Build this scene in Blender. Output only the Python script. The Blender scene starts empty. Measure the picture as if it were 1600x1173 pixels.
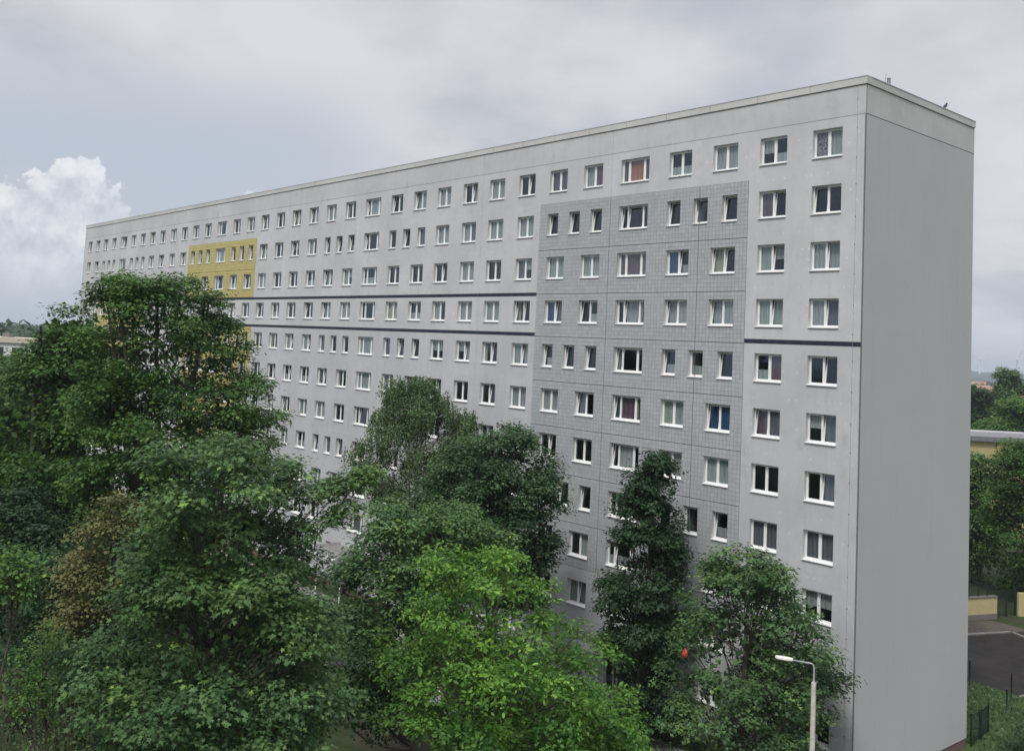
import bpy, bmesh, math, random
import numpy as np
from mathutils import Vector, Matrix

sc = bpy.context.scene
C = sc.collection
rad = math.radians

# ------------------------------------------------------------------ camera
YAW, PITCH, ROLL, FPX, PPX, PPY = 0.8703711, 0.0734062, 0.0497300, 1516.353, 761.159, 432.225
CAM = Vector((23.5006, -43.0079, 19.3855))
F_ = Vector((-math.sin(YAW)*math.cos(PITCH), math.cos(YAW)*math.cos(PITCH), math.sin(PITCH)))
R0 = Vector((math.cos(YAW), math.sin(YAW), 0)); U0 = R0.cross(F_)
R_ = math.cos(ROLL)*R0 + math.sin(ROLL)*U0
U_ = -math.sin(ROLL)*R0 + math.cos(ROLL)*U0
cam = bpy.data.cameras.new('camera'); camo = bpy.data.objects.new('camera', cam); C.objects.link(camo)
camo.matrix_world = Matrix(((R_.x, U_.x, -F_.x, CAM.x), (R_.y, U_.y, -F_.y, CAM.y), (R_.z, U_.z, -F_.z, CAM.z), (0, 0, 0, 1)))
cam.sensor_width = 36; cam.lens = 36*FPX/1600
cam.shift_x = (800-PPX)/1600; cam.shift_y = (PPY-586.5)/1600
cam.clip_start = 0.5; cam.clip_end = 30000
sc.camera = camo

# ------------------------------------------------------------------ view, world, sun
sc.view_settings.view_transform = 'Standard'; sc.view_settings.look = 'None'
sc.view_settings.exposure = 0.46; sc.view_settings.gamma = 1; sc.view_settings.use_curve_mapping = False
sc.render.engine = 'CYCLES'
sc.cycles.max_bounces = 7; sc.cycles.transparent_max_bounces = 16; sc.cycles.diffuse_bounces = 3
sc.cycles.volume_bounces = 0

SUN_DIR = Vector((0.42, -1.0, 1.5)).normalized()      # towards the sun
w = bpy.data.worlds.new('World'); sc.world = w; w.use_nodes = True
nt = w.node_tree; nt.nodes.clear()
class NG:
    def __init__(s, nt): s.nt = nt
    def n(s, t, **k):
        o = s.nt.nodes.new(t)
        for a, b in k.items(): setattr(o, a, b)
        return o
    def put(s, sock, v):
        if isinstance(v, bpy.types.NodeSocket): s.nt.links.new(v, sock)
        elif v is not None: sock.default_value = v
    def m(s, op, a, b=None, c=None, clamp=False):
        o = s.n('ShaderNodeMath', operation=op, use_clamp=clamp)
        s.put(o.inputs[0], a); s.put(o.inputs[1], b)
        if c is not None: s.put(o.inputs[2], c)
        return o.outputs[0]
    def rng(s, v, a, b, c=0., d=1., smooth=True):
        o = s.n('ShaderNodeMapRange', interpolation_type='SMOOTHSTEP' if smooth else 'LINEAR')
        s.put(o.inputs[0], v)
        for i, q in enumerate((a, b, c, d)): s.put(o.inputs[1+i], q)
        return o.outputs[0]
    def mix(s, f, a, b, mode='MIX'):
        o = s.n('ShaderNodeMix', data_type='RGBA', blend_type=mode)
        s.put(o.inputs[0], f)
        for i, q in ((6, a), (7, b)):
            s.put(o.inputs[i], (*q, 1) if isinstance(q, tuple) and len(q) == 3 else q)
        return o.outputs[2]
    def noise(s, vec, scale, detail=4, rough=.5, out=0, dist=0):
        o = s.n('ShaderNodeTexNoise'); s.put(o.inputs['Vector'], vec)
        o.inputs['Scale'].default_value = scale; o.inputs['Detail'].default_value = detail
        o.inputs['Roughness'].default_value = rough; o.inputs['Distortion'].default_value = dist
        return o.outputs[out]
    def mapv(s, vec, scale=(1, 1, 1), loc=(0, 0, 0)):
        o = s.n('ShaderNodeMapping'); s.put(o.inputs[0], vec)
        o.inputs['Scale'].default_value = scale; o.inputs['Location'].default_value = loc
        return o.outputs[0]
g = NG(nt)
tc = g.n('ShaderNodeTexCoord').outputs['Generated']
sx = g.n('ShaderNodeSeparateXYZ'); g.put(sx.inputs[0], tc)
dx, dy, dz = sx.outputs
el = g.m('MULTIPLY', g.m('ARCSINE', dz), 180/math.pi)          # elevation, degrees
rx = g.m('ADD', g.m('MULTIPLY', dx, -math.cos(2.4)), g.m('MULTIPLY', dy, -math.sin(2.4)))
az = g.m('MULTIPLY', g.m('ARCTAN2', dy, dx), 180/math.pi)     # azimuth, degrees
# wide, flattened cloud layer: the direction is laid out on a dome
inv = g.m('DIVIDE', 1.0, g.m('ADD', g.m('MAXIMUM', dz, 0.0), 0.28))
cx = g.n('ShaderNodeCombineXYZ'); g.put(cx.inputs[0], g.m('MULTIPLY', dx, inv)); g.put(cx.inputs[1], g.m('MULTIPLY', dy, inv))
lay = cx.outputs[0]
n1 = g.noise(g.mapv(lay, loc=(0.35, 0.1, 0)), 0.85, 6, .52, dist=.35)
n2 = g.noise(g.mapv(lay, loc=(4.2, 1.1, 0)), 2.2, 5, .55)
lum = g.m('ADD', g.m('MULTIPLY', n1, .72), g.m('MULTIPLY', n2, .28))
cov = g.rng(lum, .41, .57)
# thin cover over the blue-grey gap in the north-west (low, left of the block's roof)
gap = g.m('MULTIPLY', g.rng(az, 143, 153), g.m('MULTIPLY', g.rng(el, 16.5, 10), g.rng(n2, .25, .5, .6, 1.0)))
gap2 = g.m('MULTIPLY', gap, g.rng(az, 200, 172))
cov = g.m('MULTIPLY', cov, g.m('SUBTRACT', 1.0, g.m('MULTIPLY', gap2, .75)))
greyc = (0.37, 0.39, 0.435); lightc = (0.545, 0.548, 0.572)
layer = g.mix(cov, greyc, lightc)
layer = g.mix(g.m('MULTIPLY', gap2, .75), layer, (0.38, 0.425, 0.50))
# pale band above the horizon
layer = g.mix(g.m('MULTIPLY', g.rng(el, 7, -0.5), .6), layer, (0.46, 0.50, 0.555))
# brighter towards the zenith, as an overcast sky is
zen = g.rng(el, 24, 80, 1.0, 2.9, smooth=False)
vm = g.n('ShaderNodeVectorMath', operation='SCALE'); g.put(vm.inputs[0], layer); g.put(vm.inputs['Scale'], zen)
layer = vm.outputs[0]
# cumulus heads low in the north-west
fc = g.n('ShaderNodeFloatCurve'); g.put(fc.inputs[1], g.m('DIVIDE', g.m('SUBTRACT', az, 150.0), 40.0, clamp=True))
pts = [(0.0, .0), (.05, .0), (.072, .32), (.10, .385), (.128, .33), (.145, .0), (.21, .0), (.232, .22), (.245, .31), (.268, .37), (.29, .40), (.317, .44), (.345, .44), (.375, .40), (.41, .37), (.46, .40), (.55, .34), (.65, .28), (.8, .2), (1, 0)]
cu = fc.mapping.curves[0]
cu.points[0].location = pts[0]; cu.points[1].location = pts[-1]
for p in pts[1:-1]: cu.points.new(*p)
fc.mapping.update()
hh = g.m('MULTIPLY', fc.outputs[0], 20.0)
nb = g.noise(tc, 22, 9, .6, dist=.3)
nb2 = g.noise(tc, 55, 6, .6)
edge = g.m('ADD', g.m('SUBTRACT', hh, el), g.m('ADD', g.m('MULTIPLY', g.m('SUBTRACT', nb, .5), 5.0), g.m('MULTIPLY', g.m('SUBTRACT', nb2, .5), 1.6)))
cm = g.m('MULTIPLY', g.rng(edge, -.03, .26), g.rng(hh, .3, 2.0))
fade = g.rng(el, 1.0, 5.0, .25, .95)
cm = g.m('MULTIPLY', cm, g.m('MULTIPLY', fade, g.rng(az, 156, 158, .5, 1.0)))
ccol = g.mix(g.m('ADD', g.m('MULTIPLY', g.rng(nb, .36, .62), .6), g.m('MULTIPLY', g.rng(nb2, .35, .62), .4)), (0.39, 0.425, 0.49), (0.66, 0.67, 0.69))
layer = g.mix(cm, layer, ccol)
sky = g.n('ShaderNodeTexSky', sky_type='NISHITA'); sky.sun_disc = False
sky.sun_elevation = math.asin(SUN_DIR.z); sky.sun_rotation = math.atan2(SUN_DIR.x, SUN_DIR.y)
b1 = g.n('ShaderNodeBackground'); g.put(b1.inputs[0], sky.outputs[0]); b1.inputs[1].default_value = 0.05
b2 = g.n('ShaderNodeBackground'); g.put(b2.inputs[0], layer); b2.inputs[1].default_value = 1.0
ms = g.n('ShaderNodeMixShader'); ms.inputs[0].default_value = .94
nt.links.new(b1.outputs[0], ms.inputs[1]); nt.links.new(b2.outputs[0], ms.inputs[2])
wo = g.n('ShaderNodeOutputWorld'); nt.links.new(ms.outputs[0], wo.inputs[0])

sl = bpy.data.lights.new('sun', 'SUN'); sl.energy = 1.7; sl.angle = rad(15); sl.color = (1, .965, .92)
so = bpy.data.objects.new('sun', sl); C.objects.link(so); so.rotation_euler = SUN_DIR.to_track_quat('Z', 'Y').to_euler()

# ------------------------------------------------------------------ helpers
random.seed(7); rng = np.random.default_rng(11)
GZ = -0.5                                                    # ground level

def at(x, y, d):
    """point seen at photograph pixel (x, y), d metres along the view axis"""
    return CAM + (F_ + R_*((x-PPX)/FPX) - U_*((y-PPY)/FPX))*d
def px(P):
    v = Vector(P)-CAM; k = v.dot(F_)
    return PPX+FPX*v.dot(R_)/k, PPY-FPX*v.dot(U_)/k, k

def gp(x, y, z=GZ):
    dv = F_+R_*((x-PPX)/FPX)-U_*((y-PPY)/FPX); t = (z-CAM.z)/dv.z; return CAM+dv*t
def tag(o, label=None, cat=None, group=None, kind=None):
    if label: o['label'] = label
    if cat: o['category'] = cat
    if group: o['group'] = group
    if kind: o['kind'] = kind
    return o
def link(name, me, parent=None, mats=None):
    o = bpy.data.objects.new(name, me); C.objects.link(o)
    if parent: o.parent = parent
    return o
def empty(name, loc, rz=0.):
    o = bpy.data.objects.new(name, None); C.objects.link(o); o.location = loc; o.rotation_euler.z = rz
    o.empty_display_size = .3
    return o

class MB:
    """collects boxes, quads and tubes; build() makes them one mesh"""
    def __init__(s): s.v = []; s.f = []; s.m = []; s.smooth = []
    def quad(s, a, b, c, d, m=0, sm=False):
        k = len(s.v); s.v += [tuple(a), tuple(b), tuple(c), tuple(d)]; s.f.append((k, k+1, k+2, k+3)); s.m.append(m); s.smooth.append(sm)
    def tri(s, a, b, c, m=0):
        k = len(s.v); s.v += [tuple(a), tuple(b), tuple(c)]; s.f.append((k, k+1, k+2)); s.m.append(m); s.smooth.append(False)
    def box(s, x0, x1, y0, y1, z0, z1, m=0, mat=None):
        P = [Vector((x, y, z)) for z in (z0, z1) for y in (y0, y1) for x in (x0, x1)]
        if mat is not None: P = [mat @ p for p in P]
        k = len(s.v); s.v += [tuple(p) for p in P]
        for f in ((0, 2, 3, 1), (4, 5, 7, 6), (0, 1, 5, 4), (2, 6, 7, 3), (0, 4, 6, 2), (1, 3, 7, 5)):
            s.f.append(tuple(k+i for i in f)); s.m.append(m); s.smooth.append(False)
    def tube(s, pts, rs, n=8, m=0, cap=True, sm=True):
        pts = [Vector(p) for p in pts]; k = len(s.v)
        if not hasattr(rs, '__len__'): rs = [rs]*len(pts)
        ref = Vector((0.31, 0.17, 0.93))
        for i, p in enumerate(pts):
            t = (pts[min(i+1, len(pts)-1)]-pts[max(i-1, 0)]).normalized()
            if abs(t.dot(ref)) > .97: rr = Vector((1, 0, 0))
            else: rr = ref
            a = t.cross(rr).normalized(); b = t.cross(a)
            for j in range(n):
                an = 2*math.pi*j/n
                s.v.append(tuple(p+(a*math.cos(an)+b*math.sin(an))*rs[i]))
        for i in range(len(pts)-1):
            for j in range(n):
                s.f.append((k+i*n+j, k+i*n+(j+1) % n, k+(i+1)*n+(j+1) % n, k+(i+1)*n+j)); s.m.append(m); s.smooth.append(sm)
        if cap:
            s.f.append(tuple(k+j for j in range(n))); s.m.append(m); s.smooth.append(False)
            e = k+(len(pts)-1)*n
            s.f.append(tuple(e+n-1-j for j in range(n))); s.m.append(m); s.smooth.append(False)
    def mesh(s, name, mats):
        me = bpy.data.meshes.new(name); me.from_pydata(s.v, [], s.f)
        for m in (mats if isinstance(mats, (list, tuple)) else [mats]): me.materials.append(m)
        me.polygons.foreach_set('material_index', s.m); me.polygons.foreach_set('use_smooth', s.smooth)
        me.update(); return me
    def build(s, name, mats, parent=None): return link(name, s.mesh(name, mats), parent)

# ------------------------------------------------------------------ materials
def newmat(name):
    m = bpy.data.materials.new(name); m.use_nodes = True
    m.node_tree.nodes.clear(); return m, NG(m.node_tree)
def finish(g, bsdf, disp=None):
    o = g.n('ShaderNodeOutputMaterial'); g.nt.links.new(bsdf, o.inputs[0])
def pbsdf(g, col, rough=.8, metal=0., normal=None, spec=.5, **kw):
    b = g.n('ShaderNodeBsdfPrincipled')
    g.put(b.inputs['Base Color'], (*col, 1) if isinstance(col, tuple) and len(col) == 3 else col)
    g.put(b.inputs['Roughness'], rough); g.put(b.inputs['Metallic'], metal); b.inputs['Specular IOR Level'].default_value = spec
    if normal is not None: g.put(b.inputs['Normal'], normal)
    return b
def bump(g, h, strength=.3, dist=.02):
    b = g.n('ShaderNodeBump'); b.inputs['Strength'].default_value = strength; b.inputs['Distance'].default_value = dist
    g.put(b.inputs['Height'], h); return b.outputs[0]
def simple(name, col, rough=.7, metal=0., var=.12, scale=3., bmp=0., spec=.5):
    m, g = newmat(name)
    co = g.n('ShaderNodeTexCoord').outputs['Object']
    n = g.noise(co, scale, 5, .6)
    a = tuple(c*(1-var) for c in col); b = tuple(min(1, c*(1+var)) for c in col)
    c = g.mix(g.rng(n, .3, .7), a, b)
    nm = bump(g, g.noise(co, scale*12, 3), bmp, .01) if bmp else None
    finish(g, pbsdf(g, c, rough, metal, nm, spec).outputs[0]); return m

def plaster(name, col, speck=.0, streak=.25, grain=(1, 1, 1), dirt=.3, smudge=.5, mottle=1.):
    """mineral render: blotches, rain streaks, faint patched anchor dots, grain"""
    m, g = newmat(name)
    co = g.n('ShaderNodeTexCoord').outputs['Object']
    big = g.noise(co, .22, 5, .6); mid = g.noise(co, 1.6, 6, .65)
    st = g.noise(g.mapv(co, (3.2, 3.2, .07)), 1.0, 5, .6)
    fine = g.noise(co, 26, 3, .7)
    c = g.mix(g.rng(big, .34, .66), tuple(x*(1-.10*mottle) for x in col), tuple(min(1, x*(1+.06*mottle)) for x in col))
    sm = g.noise(g.mapv(co, (.9, .9, .55), (3, 1, 7)), 1.0, 4, .6)
    c = g.mix(g.m('MULTIPLY', g.rng(sm, .56, .76), smudge), c, tuple(x*.66 for x in col))
    oi = g.n('ShaderNodeObjectInfo').outputs['Random']
    c = g.mix(g.m('MULTIPLY', oi, .35), c, tuple(x*.86 for x in col))
    c = g.mix(g.m('MULTIPLY', g.rng(st, .52, .72), streak), c, tuple(x*.80 for x in col))
    c = g.mix(g.m('MULTIPLY', g.rng(mid, .48, .74), dirt), c, tuple(x*.80 for x in col))
    c = g.mix(g.m('MULTIPLY', g.rng(fine, .45, .8), .16), c, tuple(x*.7 for x in col))
    if speck:
        se = g.n('ShaderNodeSeparateXYZ'); g.put(se.inputs[0], co)
        # rows of patched anchor holes a storey apart, uneven along the row
        zz = g.m('ADD', se.outputs[2], g.m('MULTIPLY', g.m('SUBTRACT', g.noise(co, 1.3, 2), .5), .16))
        for off, sp in ((.62, .31), (1.52, .36), (2.05, .42)):
            fz = g.m('ABSOLUTE', g.m('SUBTRACT', g.m('FRACT', g.m('DIVIDE', g.m('ADD', zz, off), 2.8)), .5))
            row = g.rng(fz, .024, .010)
            fx = g.m('ABSOLUTE', g.m('SUBTRACT', g.m('FRACT', g.m('DIVIDE', g.m('ADD', se.outputs[0], g.m('MULTIPLY', g.noise(co, 2.3, 2), .35)), sp)), .5))
            dot = g.m('MULTIPLY', row, g.rng(fx, .24, .10))
            dot = g.m('MULTIPLY', dot, g.rng(g.noise(co, 1.9, 4, .7), .50, .60))
            c = g.mix(g.m('MULTIPLY', dot, speck), c, tuple(min(.75, x*1.55) for x in col))
    nm = bump(g, g.noise(g.mapv(co, grain), 40, 3, .6), .25, .01)
    finish(g, pbsdf(g, c, .92, 0, nm, .25).outputs[0]); return m

M = {}
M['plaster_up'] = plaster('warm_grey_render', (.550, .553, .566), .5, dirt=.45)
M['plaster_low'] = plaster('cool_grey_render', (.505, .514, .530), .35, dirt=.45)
M['plaster_attic'] = plaster('attic_render', (.535, .537, .543), 0, dirt=.5)
M['gable'] = plaster('gable_render', (.500, .502, .496), 0, .28, (1, .15, 4), .10, .04, .35)
M['gable_attic'] = plaster('gable_attic_render', (.545, .54, .525), 0, .3)
M['coping'] = plaster('coping_concrete', (.56, .55, .53), 0, .2)
M['reveal'] = simple('window_reveal_paint', (.55, .545, .52), .8, var=.1, scale=.8)
M['grout'] = simple('dark_grout', (.17, .175, .185), .95, var=.2)
M['groove'] = simple('joint_sealant', (.085, .085, .09), .9)
M['pvc'] = simple('white_frame_plastic', (.80, .80, .78), .35, var=.04, scale=1.)
M['sill'] = simple('white_metal_sill', (.78, .78, .76), .4, var=.08, scale=1.5)
M['plinth'] = simple('brown_plinth', (.15, .10, .085), .85, var=.2, bmp=.3)
M['roof'] = simple('roof_felt', (.10, .10, .10), .9)
M['inside'] = simple('room_plaster', (.22, .205, .19), .9)
M['metal'] = simple('galvanised_metal', (.52, .53, .54), .5, .35)
M['concrete'] = simple('pole_concrete', (.56, .53, .47), .85, var=.15, scale=4, bmp=.3)
M['lampwhite'] = simple('lamp_housing', (.74, .72, .66), .5)
M['lens'] = simple('lamp_lens', (.50, .45, .36), .25)
M['darkmetal'] = simple('dark_green_metal', (.010, .022, .018), .5)
M['black'] = simple('black_plumage', (.02, .02, .024), .6)
M['bark'] = simple('grey_brown_bark', (.085, .070, .055), .9, var=.35, scale=5, bmp=.6)
M['birchbark'] = simple('pale_birch_bark', (.38, .36, .32), .8, var=.35, scale=4, bmp=.4)
M['twig'] = simple('dry_twig', (.085, .065, .045), .9, var=.3)

def tilemat(name, col, var):
    m, g = newmat(name)
    at_ = g.n('ShaderNodeAttribute', attribute_name='tint')
    co = g.n('ShaderNodeTexCoord').outputs['Object']
    c = g.mix(at_.outputs['Fac'], tuple(x*(1-var) for x in col), tuple(x*(1+var) for x in col))
    c = g.mix(g.m('MULTIPLY', g.rng(g.noise(co, .5, 5, .6), .45, .7), .35), c, tuple(x*.82 for x in col))
    finish(g, pbsdf(g, c, .55, 0, None, .35).outputs[0]); return m
M['tile_grey'] = tilemat('glazed_grey_tile', (.395, .412, .426), .06)
M['tile_yellow'] = tilemat('glazed_yellow_tile', (.50, .435, .175), .06)
M['tile_dark'] = tilemat('glazed_blue_black_tile', (.022, .027, .045), .25)

def glass():
    m, g = newmat('window_glass')
    fr = g.n('ShaderNodeFresnel'); fr.inputs[0].default_value = 1.62
    co = g.n('ShaderNodeTexCoord').outputs['Object']
    gi = g.n('ShaderNodeObjectInfo')
    gl = g.n('ShaderNodeBsdfGlossy'); gl.inputs['Roughness'].default_value = .015
    gl.inputs['Color'].default_value = (.68, .84, 1, 1)
    off = g.n('ShaderNodeVectorMath', operation='ADD'); g.put(off.inputs[0], co); g.put(off.inputs[1], gi.outputs['Location'])
    g.put(gl.inputs['Normal'], bump(g, g.noise(off.outputs[0], .7, 1), .025, .05))
    tr = g.n('ShaderNodeBsdfTransparent'); tr.inputs[0].default_value = (.92, .945, .94, 1)
    mx = g.n('ShaderNodeMixShader'); ge = g.n('ShaderNodeNewGeometry')
    g.put(mx.inputs[0], g.m('MULTIPLY', g.m('MULTIPLY', fr.outputs[0], 1.5, clamp=True), g.m('SUBTRACT', 1.0, ge.outputs['Backfacing'])))
    g.nt.links.new(tr.outputs[0], mx.inputs[1]); g.nt.links.new(gl.outputs[0], mx.inputs[2])
    finish(g, mx.outputs[0]); return m
M['glass'] = glass()
def cloth(name, col, through=.3, pattern=False, lace=False):
    m, g = newmat(name)
    co = g.n('ShaderNodeTexCoord').outputs['Object']
    fold = g.noise(g.mapv(co, (14, 1, .6)), 1.0, 4, .6)
    c = g.mix(g.rng(fold, .35, .65), tuple(x*.72 for x in col), col)
    if pattern:
        c = g.mix(g.rng(g.noise(co, 14, 5, .7), .47, .56), c, tuple(x*.18 for x in col))
    b = pbsdf(g, c, .9, 0, None, .1)
    t = g.n('ShaderNodeBsdfTranslucent'); g.put(t.inputs[0], c)
    mx = g.n('ShaderNodeMixShader'); mx.inputs[0].default_value = through
    g.nt.links.new(b.outputs[0], mx.inputs[1]); g.nt.links.new(t.outputs[0], mx.inputs[2])
    out = mx.outputs[0]
    if lace:
        tr = g.n('ShaderNodeBsdfTransparent'); m2 = g.n('ShaderNodeMixShader'); m2.inputs[0].default_value = .80
        g.nt.links.new(tr.outputs[0], m2.inputs[1]); g.nt.links.new(out, m2.inputs[2]); out = m2.outputs[0]
    finish(g, out); return m
M['sheer'] = cloth('white_sheer', (.66, .69, .71), lace=True)
M['greenish'] = cloth('pale_green_curtain', (.50, .57, .53))
M['cream'] = cloth('cream_curtain', (.62, .56, .44))
M['blue'] = cloth('blue_curtain', (.07, .14, .28))
M['plum'] = cloth('plum_curtain', (.24, .16, .20))
M['orange'] = cloth('salmon_curtain', (.62, .28, .20))
M['red'] = cloth('red_curtain', (.34, .07, .055))
M['patterned'] = cloth('patterned_net', (.55, .50, .56), pattern=True)
M['blind'] = cloth('white_blind', (.60, .63, .62))
M['greycl'] = cloth('grey_curtain', (.22, .22, .26))

def leafmat(name, dark, light, young, trans=.20):
    m, g = newmat(name)
    a = g.n('ShaderNodeAttribute', attribute_name='tint').outputs['Fac']
    b = g.n('ShaderNodeAttribute', attribute_name='young').outputs['Fac']
    co = g.n('ShaderNodeTexCoord').outputs['Object']
    c = g.mix(a, dark, light)
    c = g.mix(g.m('MULTIPLY', g.rng(g.noise(co, .45, 3), .42, .62), .4), c, tuple((x+y)/2*.9 for x, y in zip(light, young)))
    c = g.mix(b, c, young)
    p = pbsdf(g, c, .55, 0, None, .22)
    t = g.n('ShaderNodeBsdfTranslucent'); g.put(t.inputs[0], g.mix(.5, c, young))
    mx = g.n('ShaderNodeMixShader'); mx.inputs[0].default_value = trans
    g.nt.links.new(p.outputs[0], mx.inputs[1]); g.nt.links.new(t.outputs[0], mx.inputs[2])
    finish(g, mx.outputs[0]); return m
L = {
 'maple': leafmat('maple_leaf', (.017, .050, .019), (.100, .190, .071), (.19, .32, .06)),
 'linden': leafmat('deep_green_leaf', (.018, .054, .012), (.078, .172, .034), (.13, .24, .035)),
 'oak': leafmat('fresh_oak_leaf', (.028, .092, .016), (.102, .228, .036), (.22, .40, .05), .28),
 'dark': leafmat('dark_leaf', (.014, .042, .016), (.042, .092, .034), (.06, .12, .04)),
 'darkmaple': leafmat('dull_maple_leaf', (.015, .043, .018), (.066, .132, .050), (.10, .18, .05)),
 'birch': leafmat('birch_leaf', (.050, .100, .040), (.130, .212, .086), (.17, .25, .09)),
 'bronze': leafmat('bronze_leaf', (.050, .072, .025), (.150, .160, .055), (.20, .18, .06)),
 'bushgreen': leafmat('light_shrub_leaf', (.040, .095, .018), (.095, .20, .035), (.16, .30, .05)),
 'far': leafmat('far_leaf', (.020, .048, .020), (.052, .105, .036), (.08, .14, .04)),
}
def groundmat(name, c1, c2, c3, s=1.5):
    m, g = newmat(name); co = g.n('ShaderNodeTexCoord').outputs['Object']
    c = g.mix(g.rng(g.noise(co, s, 6, .65), .35, .65), c1, c2)
    c = g.mix(g.rng(g.noise(co, s*.12, 5, .6), .50, .64), c, c3)
    finish(g, pbsdf(g, c, .95, 0, bump(g, g.noise(co, s*8, 4), .5, .05), .2).outputs[0]); return m
M['grass'] = groundmat('grass_soil', (.022, .038, .012), (.036, .056, .016), (.045, .040, .025))
M['lawn'] = groundmat('lawn', (.040, .068, .018), (.060, .095, .026), (.060, .065, .032))
M['asphalt'] = groundmat('asphalt', (.018, .016, .015), (.027, .024, .022), (.040, .036, .031), .8)
M['pavement'] = groundmat('pavement', (.20, .19, .18), (.26, .25, .23), (.17, .16, .15), 3)
M['paver'] = groundmat('brown_paver', (.075, .062, .052), (.105, .085, .072), (.06, .05, .045), 3)
M['kerb'] = simple('kerb_stone', (.15, .14, .125), .9)
M['yellowwall'] = simple('pale_yellow_render', (.44, .37, .19), .9, var=.05)
M['ochre'] = simple('ochre_render', (.32, .275, .11), .9, var=.05)
M['fascia'] = simple('grey_fascia', (.17, .165, .175), .7)
M['whitewall'] = simple('off_white_render', (.60, .60, .62), .9, var=.06, scale=.3)
M['beige'] = simple('beige_render', (.50, .44, .34), .9, var=.08, scale=.3)
M['redroof'] = simple('red_roof_tiles', (.40, .13, .065), .9, var=.15, scale=.5)
M['brownroof'] = simple('brown_roof_tiles', (.33, .20, .13), .9, var=.15, scale=.5)
M['darkpane'] = simple('dark_window_pane', (.03, .035, .045), .15)
M['white'] = simple('white_metal', (.75, .75, .75), .5)
M['hill'] = groundmat('hill_woods', (.022, .045, .022), (.04, .065, .03), (.03, .05, .03), .01)

# ------------------------------------------------------------------ ground
def sheet(name, pts, z, mat, kind='structure'):
    b = MB(); k = len(pts); b.v = [(x, y, z) for x, y in pts]; b.f = [tuple(range(k))]; b.m = [0]; b.smooth = [False]
    o = b.build(name, mat); o['kind'] = kind; return o
sheet('ground', [(-6400, -6400), (6400, -6400), (6400, 6400), (-6400, 6400)], GZ, M['grass'])
sheet('access_road', [(-118, -11.5), (9, -11.5), (9, -6.2), (-118, -6.2)], GZ+.004, M['asphalt'])
sheet('front_path', [(-116, -3.6), (3, -3.6), (3, -1.6), (-116, -1.6)], GZ+.004, M['pavement'])

# ------------------------------------------------------------------ the slab block
LEN, DEP, H = 112.9, 11.75, 2.8
ZT, ZC, ZA, ZR1 = 33.32, 32.90, 31.48, 29.56      # coping top, coping foot, attic joint, sill foot of the top row
WH = 1.45
block = empty('apartment_block', (0, 0, GZ))
tag(block, 'eleven storey grey prefabricated slab block with white windows and grey and yellow tiled fields', 'apartment block')
def bl(o):                                          # parts of the block are modelled in world coordinates
    o.parent = block; o.location.z -= GZ; return o

STAIR = [14.45, 42.25, 70.15, 98.15]
DBL = [3.37, 6.42, 9.40, 12.45]; NAR = [3.0, 4.87, 6.78]
holes = []                                          # (u centre, width, z0, z1, kind, row)
for si, S in enumerate(STAIR):
    for row in range(1, 12):
        z0 = ZR1-H*(row-1)
        tri = row in (2, 5, 8)
        offs = []
        for sgn in (-1, 1):
            if tri: offs += [(sgn*o, .97, 'narrow') for o in NAR] + [(sgn*o, 1.6, 'double') for o in DBL[2:]]
            else: offs += [(sgn*o, 1.6, 'double') for o in DBL]
        if row < 11: offs.append((0, 2.2, 'stair'))
        for o, w_, k in offs: holes.append((S+o, w_, z0, z0+WH, k, row))
    holes.append((STAIR[si], 1.8, 0.05, 2.35, 'door', 11))

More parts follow.
